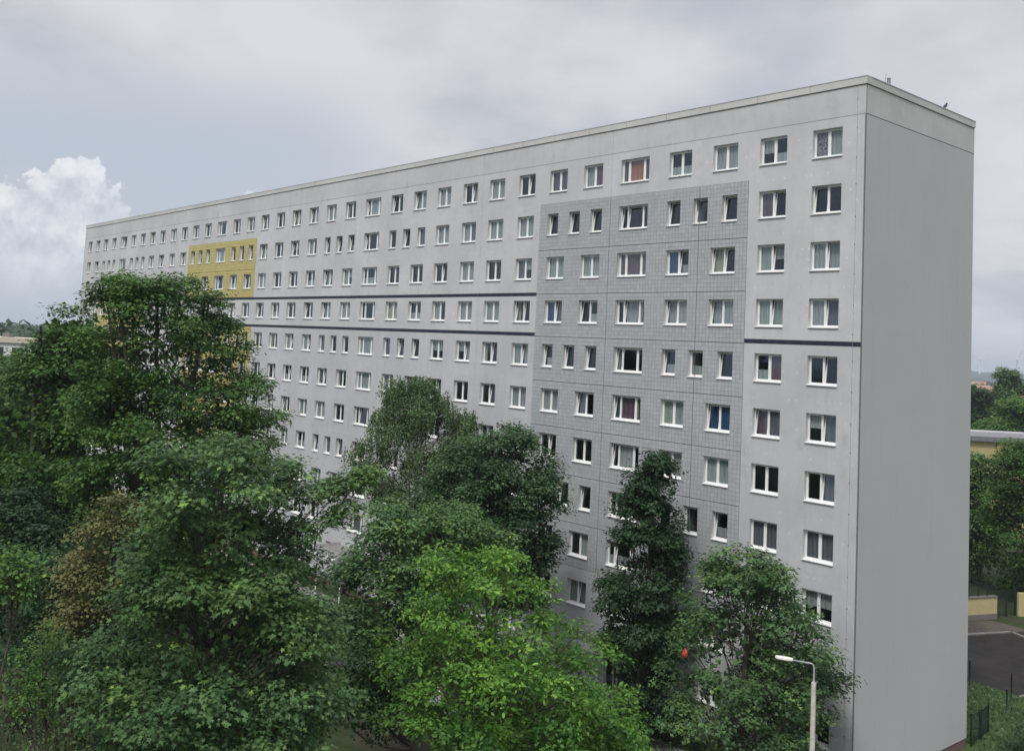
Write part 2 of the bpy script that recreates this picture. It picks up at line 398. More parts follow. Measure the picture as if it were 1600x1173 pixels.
def wall_panel(u0, u1, z0, z1, mat, y=0., name='wall_panel', gap=.0, thick=.05, backing=False):
    """front face with the window holes cut out, reveals round the holes, rim round the panel"""
    J = (.44, 16.27, 28.4, 44.0, 53.0, 56.05, 68.1, 84.1, 96.3)
    gj = lambda u: gap if gap else (.006 if any(abs(u-q) < .01 for q in J) else 0.)
    a0, a1, b0, b1 = u0+gj(u0), u1-gj(u1), z0+gap, z1-gap
    if name == 'attic_panel': b0 += .012
    hs = [(max(u-w_/2, a0), min(u+w_/2, a1), max(h0, b0), min(h1, b1), u-w_/2 > a0, u+w_/2 < a1, h0 > b0, h1 < b1)
          for u, w_, h0, h1, k, r in (holes if not backing else [(q[0], q[1]+.05, q[2]-.025, q[3]+.025, q[4], q[5]) for q in holes]) if u+w_/2 > a0 and u-w_/2 < a1 and h1 > b0 and h0 < b1]
    us = sorted({a0, a1, *[h[0] for h in hs], *[h[1] for h in hs]}); zs = sorted({b0, b1, *[h[2] for h in hs], *[h[3] for h in hs]})
    b = MB()
    for i in range(len(us)-1):
        j = 0
        while j < len(zs)-1:
            uc = (us[i]+us[i+1])/2
            def hole(jj):
                zc = (zs[jj]+zs[jj+1])/2
                return any(h[0] < uc < h[1] and h[2] < zc < h[3] for h in hs)
            if hole(j): j += 1; continue
            j2 = j
            while j2+1 < len(zs)-1 and not hole(j2+1): j2 += 1
            b.quad((-us[i+1], y, zs[j]), (-us[i], y, zs[j]), (-us[i], y, zs[j2+1]), (-us[i+1], y, zs[j2+1])); j = j2+1
    d = .26
    for h0, h1, c0, c1, e0, e1, e2, e3 in ([] if backing else hs):
        if e1: b.quad((-h1, y, c0), (-h1, y, c1), (-h1, d, c1), (-h1, d, c0), 1)
        if e0: b.quad((-h0, y, c0), (-h0, d, c0), (-h0, d, c1), (-h0, y, c1), 1)
        if e3: b.quad((-h1, y, c1), (-h0, y, c1), (-h0, d, c1), (-h1, d, c1), 1)
        if e2: b.quad((-h1, y, c0), (-h1, d, c0), (-h0, d, c0), (-h0, y, c0), 1)
    for (p, q) in (((a0, b0), (a1, b0)), ((a1, b0), (a1, b1)), ((a1, b1), (a0, b1)), ((a0, b1), (a0, b0))):
        b.quad((-p[0], y, p[1]), (-q[0], y, q[1]), (-q[0], y+thick, q[1]), (-p[0], y+thick, p[1]))
    return bl(b.build(name, [mat, M['reveal']]))

def tiles(panel, u0, u1, z0, z1, tw, th, mat, y, gap=.011, proud=.012, name='tile_cladding'):
    """every tile a small proud slab; joined, they are too small to pick apart singly"""
    W = u1-u0-.03; HH = z1-z0-.03; nu = max(1, round(W/tw)); nz = max(1, round(HH/th)); tw = W/nu; th = HH/nz
    hs = [(u-w_/2, u+w_/2, h0, h1) for u, w_, h0, h1, k, r in holes]
    V = []; Fq = []; T = []
    def add(a, b_, c, d):
        if b_-a < .03 or d-c < .03: return
        k = len(V)
        V.extend([(-b_, y-proud, c), (-a, y-proud, c), (-a, y-proud, d), (-b_, y-proud, d), (-b_, y, c), (-a, y, c), (-a, y, d), (-b_, y, d)])
        Fq.extend([(k, k+1, k+2, k+3), (k+4, k+5, k+1, k), (k+5, k+6, k+2, k+1), (k+6, k+7, k+3, k+2), (k+7, k+4, k, k+3)])
        t = random.random(); T.extend([t]*8)
    for i in range(nu):
        for j in range(nz):
            a = u0+.015+i*tw+gap/2; b_ = a+tw-gap; c = z0+.015+j*th+gap/2; d = c+th-gap
            cut = None
            for h in hs:
                if h[0] < b_ and h[1] > a and h[2] < d and h[3] > c: cut = h; break
            if not cut: add(a, b_, c, d); continue
            if cut[2] > c: add(a, b_, c, min(d, cut[2]))
            if cut[3] < d: add(a, b_, max(c, cut[3]), d)
            cc, dd = max(c, cut[2]), min(d, cut[3])
            if cut[0] > a: add(a, min(b_, cut[0]), cc, dd)
            if cut[1] < b_: add(max(a, cut[1]), b_, cc, dd)
    me = bpy.data.meshes.new(name); me.from_pydata(V, [], Fq); me.materials.append(mat)
    at_ = me.attributes.new('tint', 'FLOAT', 'POINT'); at_.data.foreach_set('value', T)
    o = link(name, me, panel); o['kind'] = 'stuff'; return o

ZS1, ZS2 = (22.90, 23.14), (20.31, 20.55)            # the two dark tile stripes
ZTT, ZTB = 28.86, 6.55                               # top and foot of the tiled fields
bays = [(0, .44, 'E'), (.44, 6.49, 'E'), (6.49, 9.65, 'G'), (9.65, 16.27, 'G'), (16.27, 22.46, 'G'), (22.46, 28.4, 'P'), (28.4, 34.3, 'P'),
        (34.3, 44.0, 'P'), (44.0, 50.2, 'P'), (50.2, 53.0, 'P'), (53.0, 56.05, 'P'), (56.05, 62.2, 'P'), (62.2, 68.1, 'Y'), (68.1, 74.9, 'Y'), (74.9, 78.15, 'Y'),
        (78.15, 84.1, 'Q'), (84.1, 90.2, 'Q'), (90.2, 96.3, 'Z'), (96.3, 102.4, 'Z'), (102.4, 106.1, 'Z'), (106.1, LEN, 'Q')]
stor = [ZTB] + [20.31-2.8*k for k in (4, 3, 2, 1, 0)] + [23.02, 25.84, ZTT]
stor = sorted(stor)
def stripe(u0, u1, z):
    p = bl(link('stripe_backing', (lambda b: (b.box(-u1+.004, -u0-.004, .003, .05, z[0]+.004, z[1]-.004), b.mesh('stripe_backing', M['grout']))[1])(MB())))
    tiles(p, u0, u1, z[0], z[1], .225, .24, M['tile_dark'], .003, name='stripe_tiles', proud=.014)
for u0, u1, t in bays:
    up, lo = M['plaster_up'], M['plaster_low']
    wall_panel(u0, u1, ZA, ZC, M['plaster_attic'], y=-.012, name='attic_panel')
    if t == 'E':
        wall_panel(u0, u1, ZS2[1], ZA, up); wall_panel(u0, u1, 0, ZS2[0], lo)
        stripe(u0, u1, ZS2)
    elif t == 'Q':
        wall_panel(u0, u1, ZS2[1], ZA, up); wall_panel(u0, u1, 0, ZS2[1], lo)
    elif t == 'P':
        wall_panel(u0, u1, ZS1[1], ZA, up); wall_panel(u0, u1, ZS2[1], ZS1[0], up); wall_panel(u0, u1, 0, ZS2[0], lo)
        stripe(u0, u1, ZS1); stripe(u0, u1, ZS2)
    elif t in 'GYZ':
        mt = M['tile_grey'] if t == 'G' else M['tile_yellow']; tw, th = (.226, .226) if t == 'G' else (.45, .30)
        top = ZTT if t != 'Z' else ZS1[1]
        wall_panel(u0, u1, top, ZA, up); wall_panel(u0, u1, 0, ZTB, lo)
        if t == 'Y':
            wall_panel(u0, u1, ZS2[1], ZS1[0], up); stripe(u0, u1, ZS1); stripe(u0, u1, ZS2)
            lev = [s for s in stor if s < 20.4] ; lev2 = [ZS1[1], 25.84, ZTT]
            segs = list(zip(lev[:-1], lev[1:])) + list(zip(lev2[:-1], lev2[1:]))
        elif t == 'Z': lev = [s for s in stor if s < 23]+[ZS1[1]]; segs = list(zip(lev[:-1], lev[1:]))
        else: segs = list(zip(stor[:-1], stor[1:]))
        for a, b_ in segs:
            p = wall_panel(u0, u1, a, b_, M['grout'], y=.0, name='tiled_panel', gap=.006) if t == 'G' else wall_panel(u0, u1, a, b_, M['ochre'], name='tiled_panel', gap=.010)
            tiles(p, u0, u1, a, b_, tw, th, mt, 0., gap=.012 if t == 'G' else .02)

# dark layer behind the joints (with the same holes), gables, back, roof
b = MB()
b.quad((-LEN, DEP, 0), (-LEN, DEP, ZC), (0, DEP, ZC), (0, DEP, 0))
bl(b.build('rear_wall', M['plaster_low']))
wall_panel(.0, LEN, .0, ZC, M['groove'], y=.045, name='joint_backing', gap=.002, thick=.02, backing=True)
def gable(x, s):
    b = MB(); b.box(min(x, x-s*.25), max(x, x-s*.25), .06, DEP, 0, ZA-.015); bl(b.build('gable_wall', M['gable']))
    x2 = x+s*.012
    b = MB(); b.box(min(x2, x2-s*.25), max(x2, x2-s*.25), .06, DEP, ZA+.012, ZC); bl(b.build('gable_attic_panel', M['gable_attic']))
    x3 = x-s*.03
    b = MB(); b.box(min(x3, x3-s*.1), max(x3, x3-s*.1), .07, DEP-.02, ZA-.02, ZA+.02); bl(b.build('gable_joint', M['groove']))
    b = MB(); b.box(min(x+s*.004, x-s*.05), max(x+s*.004, x-s*.05), -.004, .058, 0, ZC-.002); bl(b.build('corner_trim', M['fascia']))
gable(0., 1); gable(-LEN, -1)
b = MB(); b.box(-LEN+.3, -.3, .2, DEP-.2, ZC-.25, ZC+.05); bl(b.build('roof_slab', M['roof']))
b = MB(); b.box(-LEN-.0+.03, -.03, .03, DEP-.03, GZ, -.002); bl(b.build('plinth', M['plinth']))
# coping, laid in pieces
def coping_run(n, fx):
    for i in range(n):
        b = MB(); fx(b, i); bl(b.build('coping_piece', [M['coping'], M['metal']]))
NC = 37; cl = (LEN+.12)/NC
def f1(b, i):
    x1 = .06-i*cl - (0 if i == 0 else .012); x0 = .06-(i+1)*cl+.012
    b.box(x0, x1, -.07, .33, ZC+.03, ZT-.03); b.box(x0-.005, x1+.005, -.09, .35, ZT-.03, ZT, 1)
coping_run(NC, f1)
def f2(b, i):
    y0 = .36+i*2.8625; y1 = y0+2.838
    b.box(-.33, .06, y0, y1, ZC+.03, ZT-.03); b.box(-.35, .08, y0-.005, y1+.005, ZT-.03, ZT, 1)
coping_run(4, f2)
def f3(b, i):
    y0 = .36+i*2.86; y1 = y0+2.836
    b.box(-LEN-.06, -LEN+.33, y0, y1, ZC+.03, ZT-.03)
coping_run(4, f3)
b = MB(); b.box(-LEN+.01, -.01, .01, .3, ZC-.004, ZC+.03); b.box(-.3, -.012, .3, DEP-.01, ZC-.004, ZC+.03); bl(b.build('coping_shadow_joint', M['groove']))
b = MB(); b.box(-LEN+.36, -.36, DEP-.3, DEP+.06, ZC+.03, ZT-.04); bl(b.build('rear_coping', M['coping']))
# rooms: floors and a back wall behind the windows
b = MB()
for k in range(12): b.box(-LEN+.3, -.3, .3, 4.0, ZR1-.75-2.8*k-.1, ZR1-.75-2.8*k+.1)
b.box(-LEN+.3, -.3, 4.0, 4.1, 0, ZC-.3)
for u in [u for u, _, t in bays[2:]]: b.box(-u-.08-.35, -u+.08-.35, .3, 4.0, 0, ZC-.3)
bl(b.build('interior', M['inside']))

# ---------------- windows
WY = .20                                            # frame plane behind the wall face
def frame_mesh(wd, ht, muls):
    b = MB(); t = .055
    b.box(-wd/2, -wd/2+t, 0, .07, .045, ht); b.box(wd/2-t, wd/2, 0, .07, .045, ht)
    b.box(-wd/2+t, wd/2-t, 0, .07, ht-t, ht); b.box(-wd/2+t, wd/2-t, 0, .07, .045, .045+t)
    for m_ in muls: b.box(m_-.035, m_+.035, -.004, .07, .045+t, ht-t)
    return b.mesh('window', M['pvc'])
def sash_mesh(wd, ht):
    b = MB(); t = .058
    b.box(-wd/2, -wd/2+t, -.02, .04, 0, ht); b.box(wd/2-t, wd/2, -.02, .04, 0, ht)
    b.box(-wd/2+t, wd/2-t, -.02, .04, ht-t, ht); b.box(-wd/2+t, wd/2-t, -.02, .04, 0, t)
    return b.mesh('sash', M['pvc'])
def pane_mesh(wd, ht):
    b = MB(); t = .05; b.box(-wd/2+t, wd/2-t, .0, .02, t, ht-t); return b.mesh('pane', M['glass'])
def sill_mesh(wd):
    b = MB()
    k = len(b.v)
    x0, x1 = -wd/2-.015, wd/2+.015
    P = [(x0, -WY-.07, 0), (x1, -WY-.07, 0), (x1, 0, .0), (x0, 0, .0), (x0, -WY-.07, .035), (x1, -WY-.07, .035), (x1, .0, .075), (x0, .0, .075)]
    b.v = P; b.f = [(0, 3, 2, 1), (4, 5, 6, 7), (0, 1, 5, 4), (1, 2, 6, 5), (2, 3, 7, 6), (3, 0, 4, 7)]; b.m = [0]*6; b.smooth = [False]*6
    return b.mesh('sill', M['sill'])
def curtain_mesh(wd, top, bot, mat, amp=.025, name='curtain'):
    n = max(6, int(wd*16)); V = []; Fq = []
    ph = random.random()*6
    for j, z in enumerate((bot, top)):
        for i in range(n+1):
            x = -wd/2+wd*i/n
            V.append((x, amp*math.sin(i*2.1+ph)*(1 if j == 0 else .6)+amp*.4*math.sin(i*.7), z))
    for i in range(n): Fq.append((i, i+1, n+2+i, n+1+i))
    me = bpy.data.meshes.new(name); me.from_pydata(V, [], Fq); me.materials.append(mat); return me
def blind_mesh(wd, top, bot, mat):
    b = MB(); n = int((top-bot)/.075)
    for i in range(n):
        z = bot+i*.075; b.quad((-wd/2, .0, z), (wd/2, .0, z), (wd/2, .025, z+.07), (-wd/2, .025, z+.07))
    return b.mesh('blind', mat)
KIND = {'double': (1.6, [0.0]), 'narrow': (.97, []), 'stair': (2.2, [-.58, .58])}
ZI0 = .045+.045; 
PARTS = {}
for k, (wd, muls) in KIND.items():
    edges = [-wd/2+.04] + [x for m_ in muls for x in (m_-.022, m_+.022)] + [wd/2-.04]
    fields = [((edges[2*i]+edges[2*i+1])/2, edges[2*i+1]-edges[2*i]) for i in range(len(edges)//2)]
    PARTS[k] = dict(w=wd, frame=frame_mesh(wd, WH, muls), sill=sill_mesh(wd), fields=fields,
                    sash=[sash_mesh(f[1], WH-ZI0-.045) for f in fields], pane=[pane_mesh(f[1], WH-ZI0-.045) for f in fields])
HS = WH-ZI0-.045
CURT = {}
def curt(kind, fw):
    key = (kind, round(fw, 2), random.randrange(3))
    if key in CURT: return CURT[key]
    a = HS-.02
    if kind == 'half': me = curtain_mesh(fw-.06, a*.42, .05, M['sheer'], .02)
    elif kind == 'top': me = curtain_mesh(fw-.06, a, a*.45, M['sheer'], .02)
    elif kind == 'blind': me = blind_mesh(fw-.06, a, .08, M['blind'])
    elif kind == 'halfblind': me = blind_mesh(fw-.06, a, a*.5, M['blind'])
    elif kind == 'side': me = curtain_mesh(fw*.35, a, .03, M['cream'], .03)
    else: me = curtain_mesh(fw-.04, a, .03, M[kind], .03)
    CURT[key] = me; return me
# windows the photograph lets one tell apart: (section, row, signed offset index) -> curtain per sash, tilt per sash
SPECIAL = {('R', 1, 1.9): (['patterned', 'sheer'], [0, 0]), ('R', 2, 1.9): (['', ''], [1, 0]), ('R', 3, 1.9): (['sheer', 'sheer'], [0, 1]), ('R', 4, 1.9): (['sheer', 'greycl'], [0, 1]),
 ('R', 5, 1.9): (['', ''], [0, 1]), ('R', 6, 1.9): (['halfblind', 'greycl'], [0, 1]), ('R', 7, 1.9): (['', 'greycl'], [0, 1]), ('R', 8, 1.9): (['greycl', 'greycl'], [0, 0]),
 ('R', 1, 5.0): (['top', 'half'], [0, 0]), ('R', 2, 5.0): (['plum', ''], [0, 1]), ('R', 3, 5.0): (['greenish', 'halfblind'], [0, 1]), ('R', 4, 5.0): (['greenish', 'greenish'], [0, 1]),
 ('R', 5, 5.0): (['half', 'plum'], [0, 0]), ('R', 6, 5.0): (['plum', 'greycl'], [1, 0]), ('R', 7, 5.0): (['', ''], [0, 0]), ('R', 8, 5.0): (['greycl', 'greycl'], [0, 0]),
 ('R', 1, 8.0): (['sheer', 'sheer'], [0, 0]), ('R', 1, 11.1): (['half', 'half'], [0, 0]), ('R', 1, 14.5): (['plum', 'orange', 'plum'], [0, 0, 0]), ('R', 1, 17.8): (['sheer', 'plum'], [0, 0]),
 ('R', 1, 20.9): (['plum', 'plum'], [0, 0]), ('R', 3, 14.5): (['plum', 'plum', 'greycl'], [0, 0, 0]), ('R', 3, 11.1): (['blue', 'half'], [0, 1]), ('R', 3, 8.1): (['cream', ''], [1, 1]),
 ('R', 3, 17.8): (['greenish', 'sheer'], [0, 0]), ('R', 3, 20.9): (['greenish', 'sheer'], [0, 0]), ('R', 4, 20.9): (['blue', 'greycl'], [0, 1]), ('R', 4, 17.8): (['', 'half'], [1, 0]),
 ('R', 4, 14.5): (['', 'sheer', 'side'], [0, 1, 0]), ('R', 4, 11.1): (['sheer', 'sheer'], [1, 0]), ('R', 4, 8.1): (['sheer', 'sheer'], [1, 0]),
 ('R', 2, 14.5): (['', '', ''], [1, 1, 0]), ('R', 6, 8.1): (['blue', 'blue'], [1, 0]), ('R', 6, 11.1): (['greenish', 'sheer'], [0, 0]), ('R', 6, 14.5): (['', 'plum', 'side'], [1, 0, 0]),
 ('R', 6, 20.9): (['blind', 'sheer'], [0, 0]), ('R', 6, 17.8): (['greycl', ''], [1, 0]), ('R', 7, 8.1): (['blind', 'greenish'], [0, 0]), ('R', 7, 11.1): (['blind', 'blind'], [0, 0]),
 ('R', 7, 14.5): (['', 'blind', ''], [1, 0, 0]), ('R', 9, 17.8): (['', 'blind'], [0, 0]), ('R', 6, 50.9): (['red', 'red'], [0, 0]),
 ('R', 2, 26.8): (['greenish', 'greenish'], [0, 0]), ('R', 2, 23.9): (['sheer', 'greenish'], [0, 0]), ('R', 5, 14.5): (['side', '', ''], [1, 0, 0])}
def special(u, row):
    for (s, r, uu), v in SPECIAL.items():
        if r == row and abs(uu-u) < .35: return v
    return None
# rank by size in the picture: the 300 largest in view are windows of their own, the rest one joined part
TREEMASK = [(0, 500, 130, 1180), (130, 520, 400, 1180), (200, 700, 480, 1180), (480, 860, 880, 1180), (940, 780, 1060, 1180), (640, 700, 740, 860), (1080, 940, 1240, 1180), (600, 660, 720, 760), (690, 720, 840, 900)]
cand = []
for h in holes:
    if h[4] == 'door': continue
    x, y, k = px((-h[0], 0, (h[2]+h[3])/2))
    hid = any(a < x < c and b_ < y < d for a, b_, c, d in TREEMASK) or not (-10 < x < 1610 and y < 1185)
    x2, _, _ = px((-h[0]-h[1]/2, 0, h[2])); x3, _, _ = px((-h[0]+h[1]/2, 0, h[2]))
    cand.append((hid, -(x3-x2)*FPX*WH/k, h))
cand.sort(key=lambda c: (c[0], c[1]))
print('WINDOWS', len(cand), 'visible', sum(not c[0] for c in cand))
far_v = MB()
def hangings(kind, n):
    if kind == 'narrow': return [random.choice(['', '', '', 'greycl', 'half'])], [random.random() < .7]
    r_ = random.random()
    if r_ < .28: c = ['']*n
    elif r_ < .52: c = ['sheer']*n
    elif r_ < .60: c = ['half']*n
    elif r_ < .66: c = ['greenish']*n
    elif r_ < .70: c = ['top']*n
    elif r_ < .75: c = [random.choice(['cream', 'greycl'])]*n
    elif r_ < .82: c = ['side'] + ['']*(n-1)
    elif r_ < .87: c = ['blind']+['']*(n-1)
    else: c = [random.choice(['sheer', '', 'greycl', 'halfblind', 'greenish']) for _ in range(n)]
    return c, [random.random() < .28 for _ in range(n)]
for rank, (hid, a, (u, wd, z0, z1, kind, row)) in enumerate(cand):
    P = PARTS[kind]
    cur, tilt = hangings(kind, len(P['fields']))
    sp = special(u, row)
    if sp and len(sp[0]) == len(cur): cur, tilt = sp
    elif row == 2 and kind == 'narrow' and u < 30: cur, tilt = [''], [1]
    if rank < 300:
        wo_ = bl(link('window', P['frame'])); wo_.location = (-u, WY, z0-GZ)
        s_ = link('sill', P['sill'], wo_)
        for i, (fc_, fw) in enumerate(P['fields']):
            ang = -rad(random.uniform(6.5, 8.5)) if tilt[i] else 0.
            for nm, me in (('sash', P['sash'][i]), ('pane', P['pane'][i])):
                o = link(nm, me, wo_); o.location = (fc_, .025, ZI0); o.rotation_euler.x = ang
            if cur[i]:
                me = curt(cur[i], fw)
                o = link('blind' if 'blind' in cur[i] else 'curtain', me, wo_); o.location = (fc_, .22 if tilt[i] else .085, ZI0)
                if cur[i] == 'side': o.location.x -= fw*.28
    else:
        M4 = Matrix.Translation((-u, WY, z0))
        far_v.box(-wd/2, -wd/2+.08, 0, .07, .045, WH, 0, M4); far_v.box(wd/2-.08, wd/2, 0, .07, .045, WH, 0, M4)
        far_v.box(-wd/2+.08, wd/2-.08, 0, .07, WH-.08, WH, 0, M4); far_v.box(-wd/2+.08, wd/2-.08, 0, .07, .045, .14, 0, M4)
        if kind != 'narrow': far_v.box(-.07, .07, 0, .07, .14, WH-.08, 0, M4)
        far_v.box(-wd/2+.08, wd/2-.08, .03, .05, .14, WH-.08, 1, M4)
        far_v.box(-wd/2-.015, wd/2+.015, -WY-.07, 0, 0, .044, 0, M4)
o = bl(far_v.build('windows', [M['pvc'], M['glass']])); o['kind'] = 'stuff'
# doors and canopies at the stair bays
for S in STAIR:
    b = MB(); b.box(-S-.9, -S-.84, .1, .17, .05, 2.35); b.box(-S+.84, -S+.9, .1, .17, .05, 2.35); b.box(-S-.84, -S+.84, .1, .17, 2.27, 2.35); b.box(-S-.03, -S+.03, .1, .17, .05, 2.27)
    d = bl(b.build('door', M['pvc']))
    b = MB(); b.box(-S-.84, -S-.03, .12, .14, .05, 2.27); b.box(-S+.03, -S+.84, .12, .14, .05, 2.27); b.build('door_pane', M['glass'], d)
    b = MB(); b.box(-S-1.9, -S+1.9, -2.3, -.005, 2.95, 3.12); b.box(-S-1.92, -S+1.92, -2.33, -2.3, 2.92, 3.3, 1); b.box(-S-1.92, -S-1.9, -2.3, -.01, 2.92, 3.3, 1); b.box(-S+1.9, -S+1.92, -2.3, -.01, 2.92, 3.3, 1)
    c_ = bl(b.build('entrance_canopy', [M['pavement'], M['metal']]))
    for sx_ in (-1.75, 1.75):
        b = MB(); b.tube([(-S+sx_, -2.15, GZ), (-S+sx_, -2.15, 2.95)], .05, 8); b.build('canopy_post', M['metal'], c_)
# dots down the corner joint
b = MB()
for k in range(22):
    z = 32.3-k*1.42+random.uniform(-.1, .1); b.box(-.462, -.418, -.012, .0, z-.025, z+.025)
o = bl(b.build('anchor_caps', M['groove'])); o['kind'] = 'stuff'
# vent on the roof and lightning rod
b = MB(); q = gp(1389, 122.5, ZT+.55)
vx, vy = q.x, q.y; print('VENT', vx, vy)
b.tube([(vx, vy, ZC), (vx, vy, ZT+.55)], .085, 12)
b.tube([(vx-.16, vy, ZC), (vx-.16, vy, ZT+.8)], .012, 5)
bl(b.build('roof_vent', M['metal']))

# ------------------------------------------------------------------ foliage
TPL = {
 'maple': (np.array([(0, 0, 0), (.58, .12, .10), (.26, .50, .02), (0, 1.0, -.06), (-.26, .50, .02), (-.58, .12, .10)]), [(0, 1, 2), (0, 2, 4), (2, 3, 4), (0, 4, 5)]),
 'star': (np.array([(0, 0, 0), (.42, -.02, .06), (.26, .26, .0), (.56, .50, .10), (.18, .52, .02), (0, 1.0, -.05), (-.18, .52, .02), (-.56, .50, .10), (-.26, .26, 0), (-.42, -.02, .06)]),
           [(0, 1, 2), (0, 2, 4), (2, 3, 4), (0, 4, 6), (4, 5, 6), (0, 6, 8), (6, 7, 8), (0, 8, 9)]),
 'oak': (np.array([(0, 0, 0), (.26, .45, .07), (.20, .85, .03), (0, 1.1, -.04), (-.20, .85, .03), (-.26, .45, .07)]), [(0, 1, 2), (0, 2, 3), (0, 3, 4), (0, 4, 5)]),
 'kite': (np.array([(0, 0, 0), (.40, .45, .09), (0, 1, -.03), (-.40, .45, .09)]), [(0, 1, 2), (0, 2, 3)]),
}
def norm(a): return a/np.maximum(np.linalg.norm(a, axis=1, keepdims=True), 1e-6)
def leaves(name, tpl, pos, nrm, axis, size, tint, young, mat, parent):
    T, Fc = TPL[tpl]; n = len(pos); k = len(T)
    nrm = norm(nrm); ax = norm(axis-nrm*np.sum(axis*nrm, 1, keepdims=True)); sd = np.cross(ax, nrm)
    S = size[:, None, None]
    V = pos[:, None, :]+S*(T[None, :, 0:1]*sd[:, None, :]+T[None, :, 1:2]*ax[:, None, :]+T[None, :, 2:3]*nrm[:, None, :])
    Fc = np.array(Fc); Fa = (Fc[None]+(np.arange(n)*k)[:, None, None]).reshape(-1, 3)
    me = bpy.data.meshes.new(name); nf = len(Fa)
    me.vertices.add(n*k); me.vertices.foreach_set('co', V.astype(np.float32).ravel())
    me.loops.add(nf*3); me.loops.foreach_set('vertex_index', Fa.astype(np.int32).ravel())
    me.polygons.add(nf); me.polygons.foreach_set('loop_start', (np.arange(nf)*3).astype(np.int32))
    me.update(calc_edges=True); me.materials.append(mat)
    for nm, v in (('tint', tint), ('young', young)):
        a = me.attributes.new(nm, 'FLOAT', 'POINT'); a.data.foreach_set('value', np.repeat(v, k).astype(np.float32))
    return link(name, me, parent), nf
TRI = [0]
def tree(prof, d, label, mat='maple', bark='bark', tpl='kite', leaf=.16, lobes=46, lr=(.8, 1.5), per=26, ncl=13, depth=1.0, cl_r=.30,
         style='maple', group=None, young=.06, seed=1, name='deciduous_tree', cat='tree', trunk=.24, base=None, fill=.35, extra=(), top_young=.0, spread=1.0, gaps=0.0, stems=1, core=9.):
    """prof: (y, x_left, x_right) rows of the crown's outline; they give a centre and a half-width at each height, the crown is as deep as wide"""
    r = np.random.default_rng(seed); rnd = random.Random(seed)
    rows = []
    for y, xl, xr in prof:
        a, b_ = at(xl, y, d), at(xr, y, d); c = (a+b_)/2; rows.append((c.z, c.x, c.y, (b_-a).length/2))
    rows.sort(); Z = np.array([q[0] for q in rows]); X = np.array([q[1] for q in rows]); Y = np.array([q[2] for q in rows]); Wd = np.array([q[3] for q in rows])
    ztop, zbot = Z[-1], Z[0]
    if base is None:
        k = np.argmax(Wd); base = (X[k], Y[k])
    T = empty(name, (base[0], base[1], GZ)); tag(T, label, cat, group)
    org = np.array([base[0], base[1], GZ])
    ri = np.array([R0.x, R0.y, 0.]); fi = np.array([-math.sin(YAW), math.cos(YAW), 0.])
    # lobes: sub-crowns filling the outline, most of them near its skin
    L_ = []
    zs = np.linspace(zbot, ztop, 60); pw = np.interp(zs, Z, Wd)**1.05+.05; pw /= pw.sum()
    for i in range(lobes):
        z = r.choice(zs, p=pw)+r.uniform(-.1, .1); w_ = np.interp(z, Z, Wd)
        rl = min(r.uniform(*lr), max(.45, w_*.62))
        z = min(z, ztop-rl*.55)
        w_ = max(np.interp(z, Z, Wd), .3)
        inner = i < lobes*fill
        rho = math.sqrt(r.uniform(0, .45)) if inner else r.uniform(.72, 1.0)
        an = r.uniform(0, 2*math.pi); rr = max(0., w_-rl*.66)*rho
        c = np.array([np.interp(z, Z, X), np.interp(z, Z, Y), z])+ri*rr*math.cos(an)+fi*rr*depth*math.sin(an)
        L_.append((c, rl))
    for (ex, ey, dd, rl) in extra:
        p = at(ex, ey, d+dd); L_.append((np.array(p), rl))
    # crown: leaf sprays over each lobe
    P = []; N = []; A = []; TN = []; YG = []
    mid = np.array([np.interp((ztop+zbot)/2, Z, X), np.interp((ztop+zbot)/2, Z, Y), (ztop+zbot)/2])
    for li, (c, rl) in enumerate(L_):
        m = max(8, int(per*(rl/1.1)**2*spread*(1 if li < lobes else 3.2)))
        dv = norm(r.normal(size=(m, 3))); dv[:, 2] = np.where(dv[:, 2] < -.35, -dv[:, 2]*.7, dv[:, 2]); dv = norm(dv)
        out = norm((c-mid)[None]+1e-3)[0]
        dv = norm(dv+out*.25)
        rad_ = rl*(r.uniform(.55, 1.06, m)+ (r.random(m) < .10)*r.uniform(.05, .30, m))
        cc = c+dv*rad_[:, None]*np.array([1, 1, .82])
        if style == 'birch':
            # hanging strands
            ln = r.uniform(.5, 1.5, m); k = ncl
            t = r.random((m, k)); q = np.repeat(cc[:, None], k, 1); q[:, :, 2] -= t*ln[:, None]
            q += r.normal(size=q.shape)*np.array([.07, .07, .04]); nn = r.normal(size=q.shape); ax = np.tile(np.array([0, 0, -1.]), (m, k, 1))+r.normal(size=q.shape)*.45
        else:
            k = ncl
            q = np.repeat(cc[:, None], k, 1)
            off = r.normal(size=(m, k, 3))*np.array([1, 1, .45])*cl_r
            q = q+off
            if style == 'rosette':
                ax = off*1.2+dv[:, None]*.5*cl_r+np.array([0, 0, .35])*cl_r; nn = dv[:, None]*.8+np.array([0, 0, .7])+r.normal(size=q.shape)*.45
            elif style == 'column':
                ax = dv[:, None]*.6+np.array([0, 0, -.8])+r.normal(size=q.shape)*.35; nn = dv[:, None]*.7+np.array([0, 0, .75])+r.normal(size=q.shape)*.35
            else:
                ax = off/cl_r*.5+dv[:, None]*.55+np.array([0, 0, -.35])+r.normal(size=q.shape)*.3
                nn = np.array([0, 0, 1.0])+dv[:, None]*.65+r.normal(size=q.shape)*.38
        P.append(q.reshape(-1, 3)); N.append(nn.reshape(-1, 3)); A.append(ax.reshape(-1, 3))
        base_t = r.uniform(.05, .85)
        tt = np.clip(base_t+r.normal(size=(m, 1))*.18+r.normal(size=(m, k))*.16, 0, 1)
        yy = (r.random((m, 1)) < young)*r.uniform(.3, 1, (m, k))
        hi = np.clip((cc[:, 2]-(zbot+(ztop-zbot)*.45))/((ztop-zbot)*.5), 0, 1)[:, None]
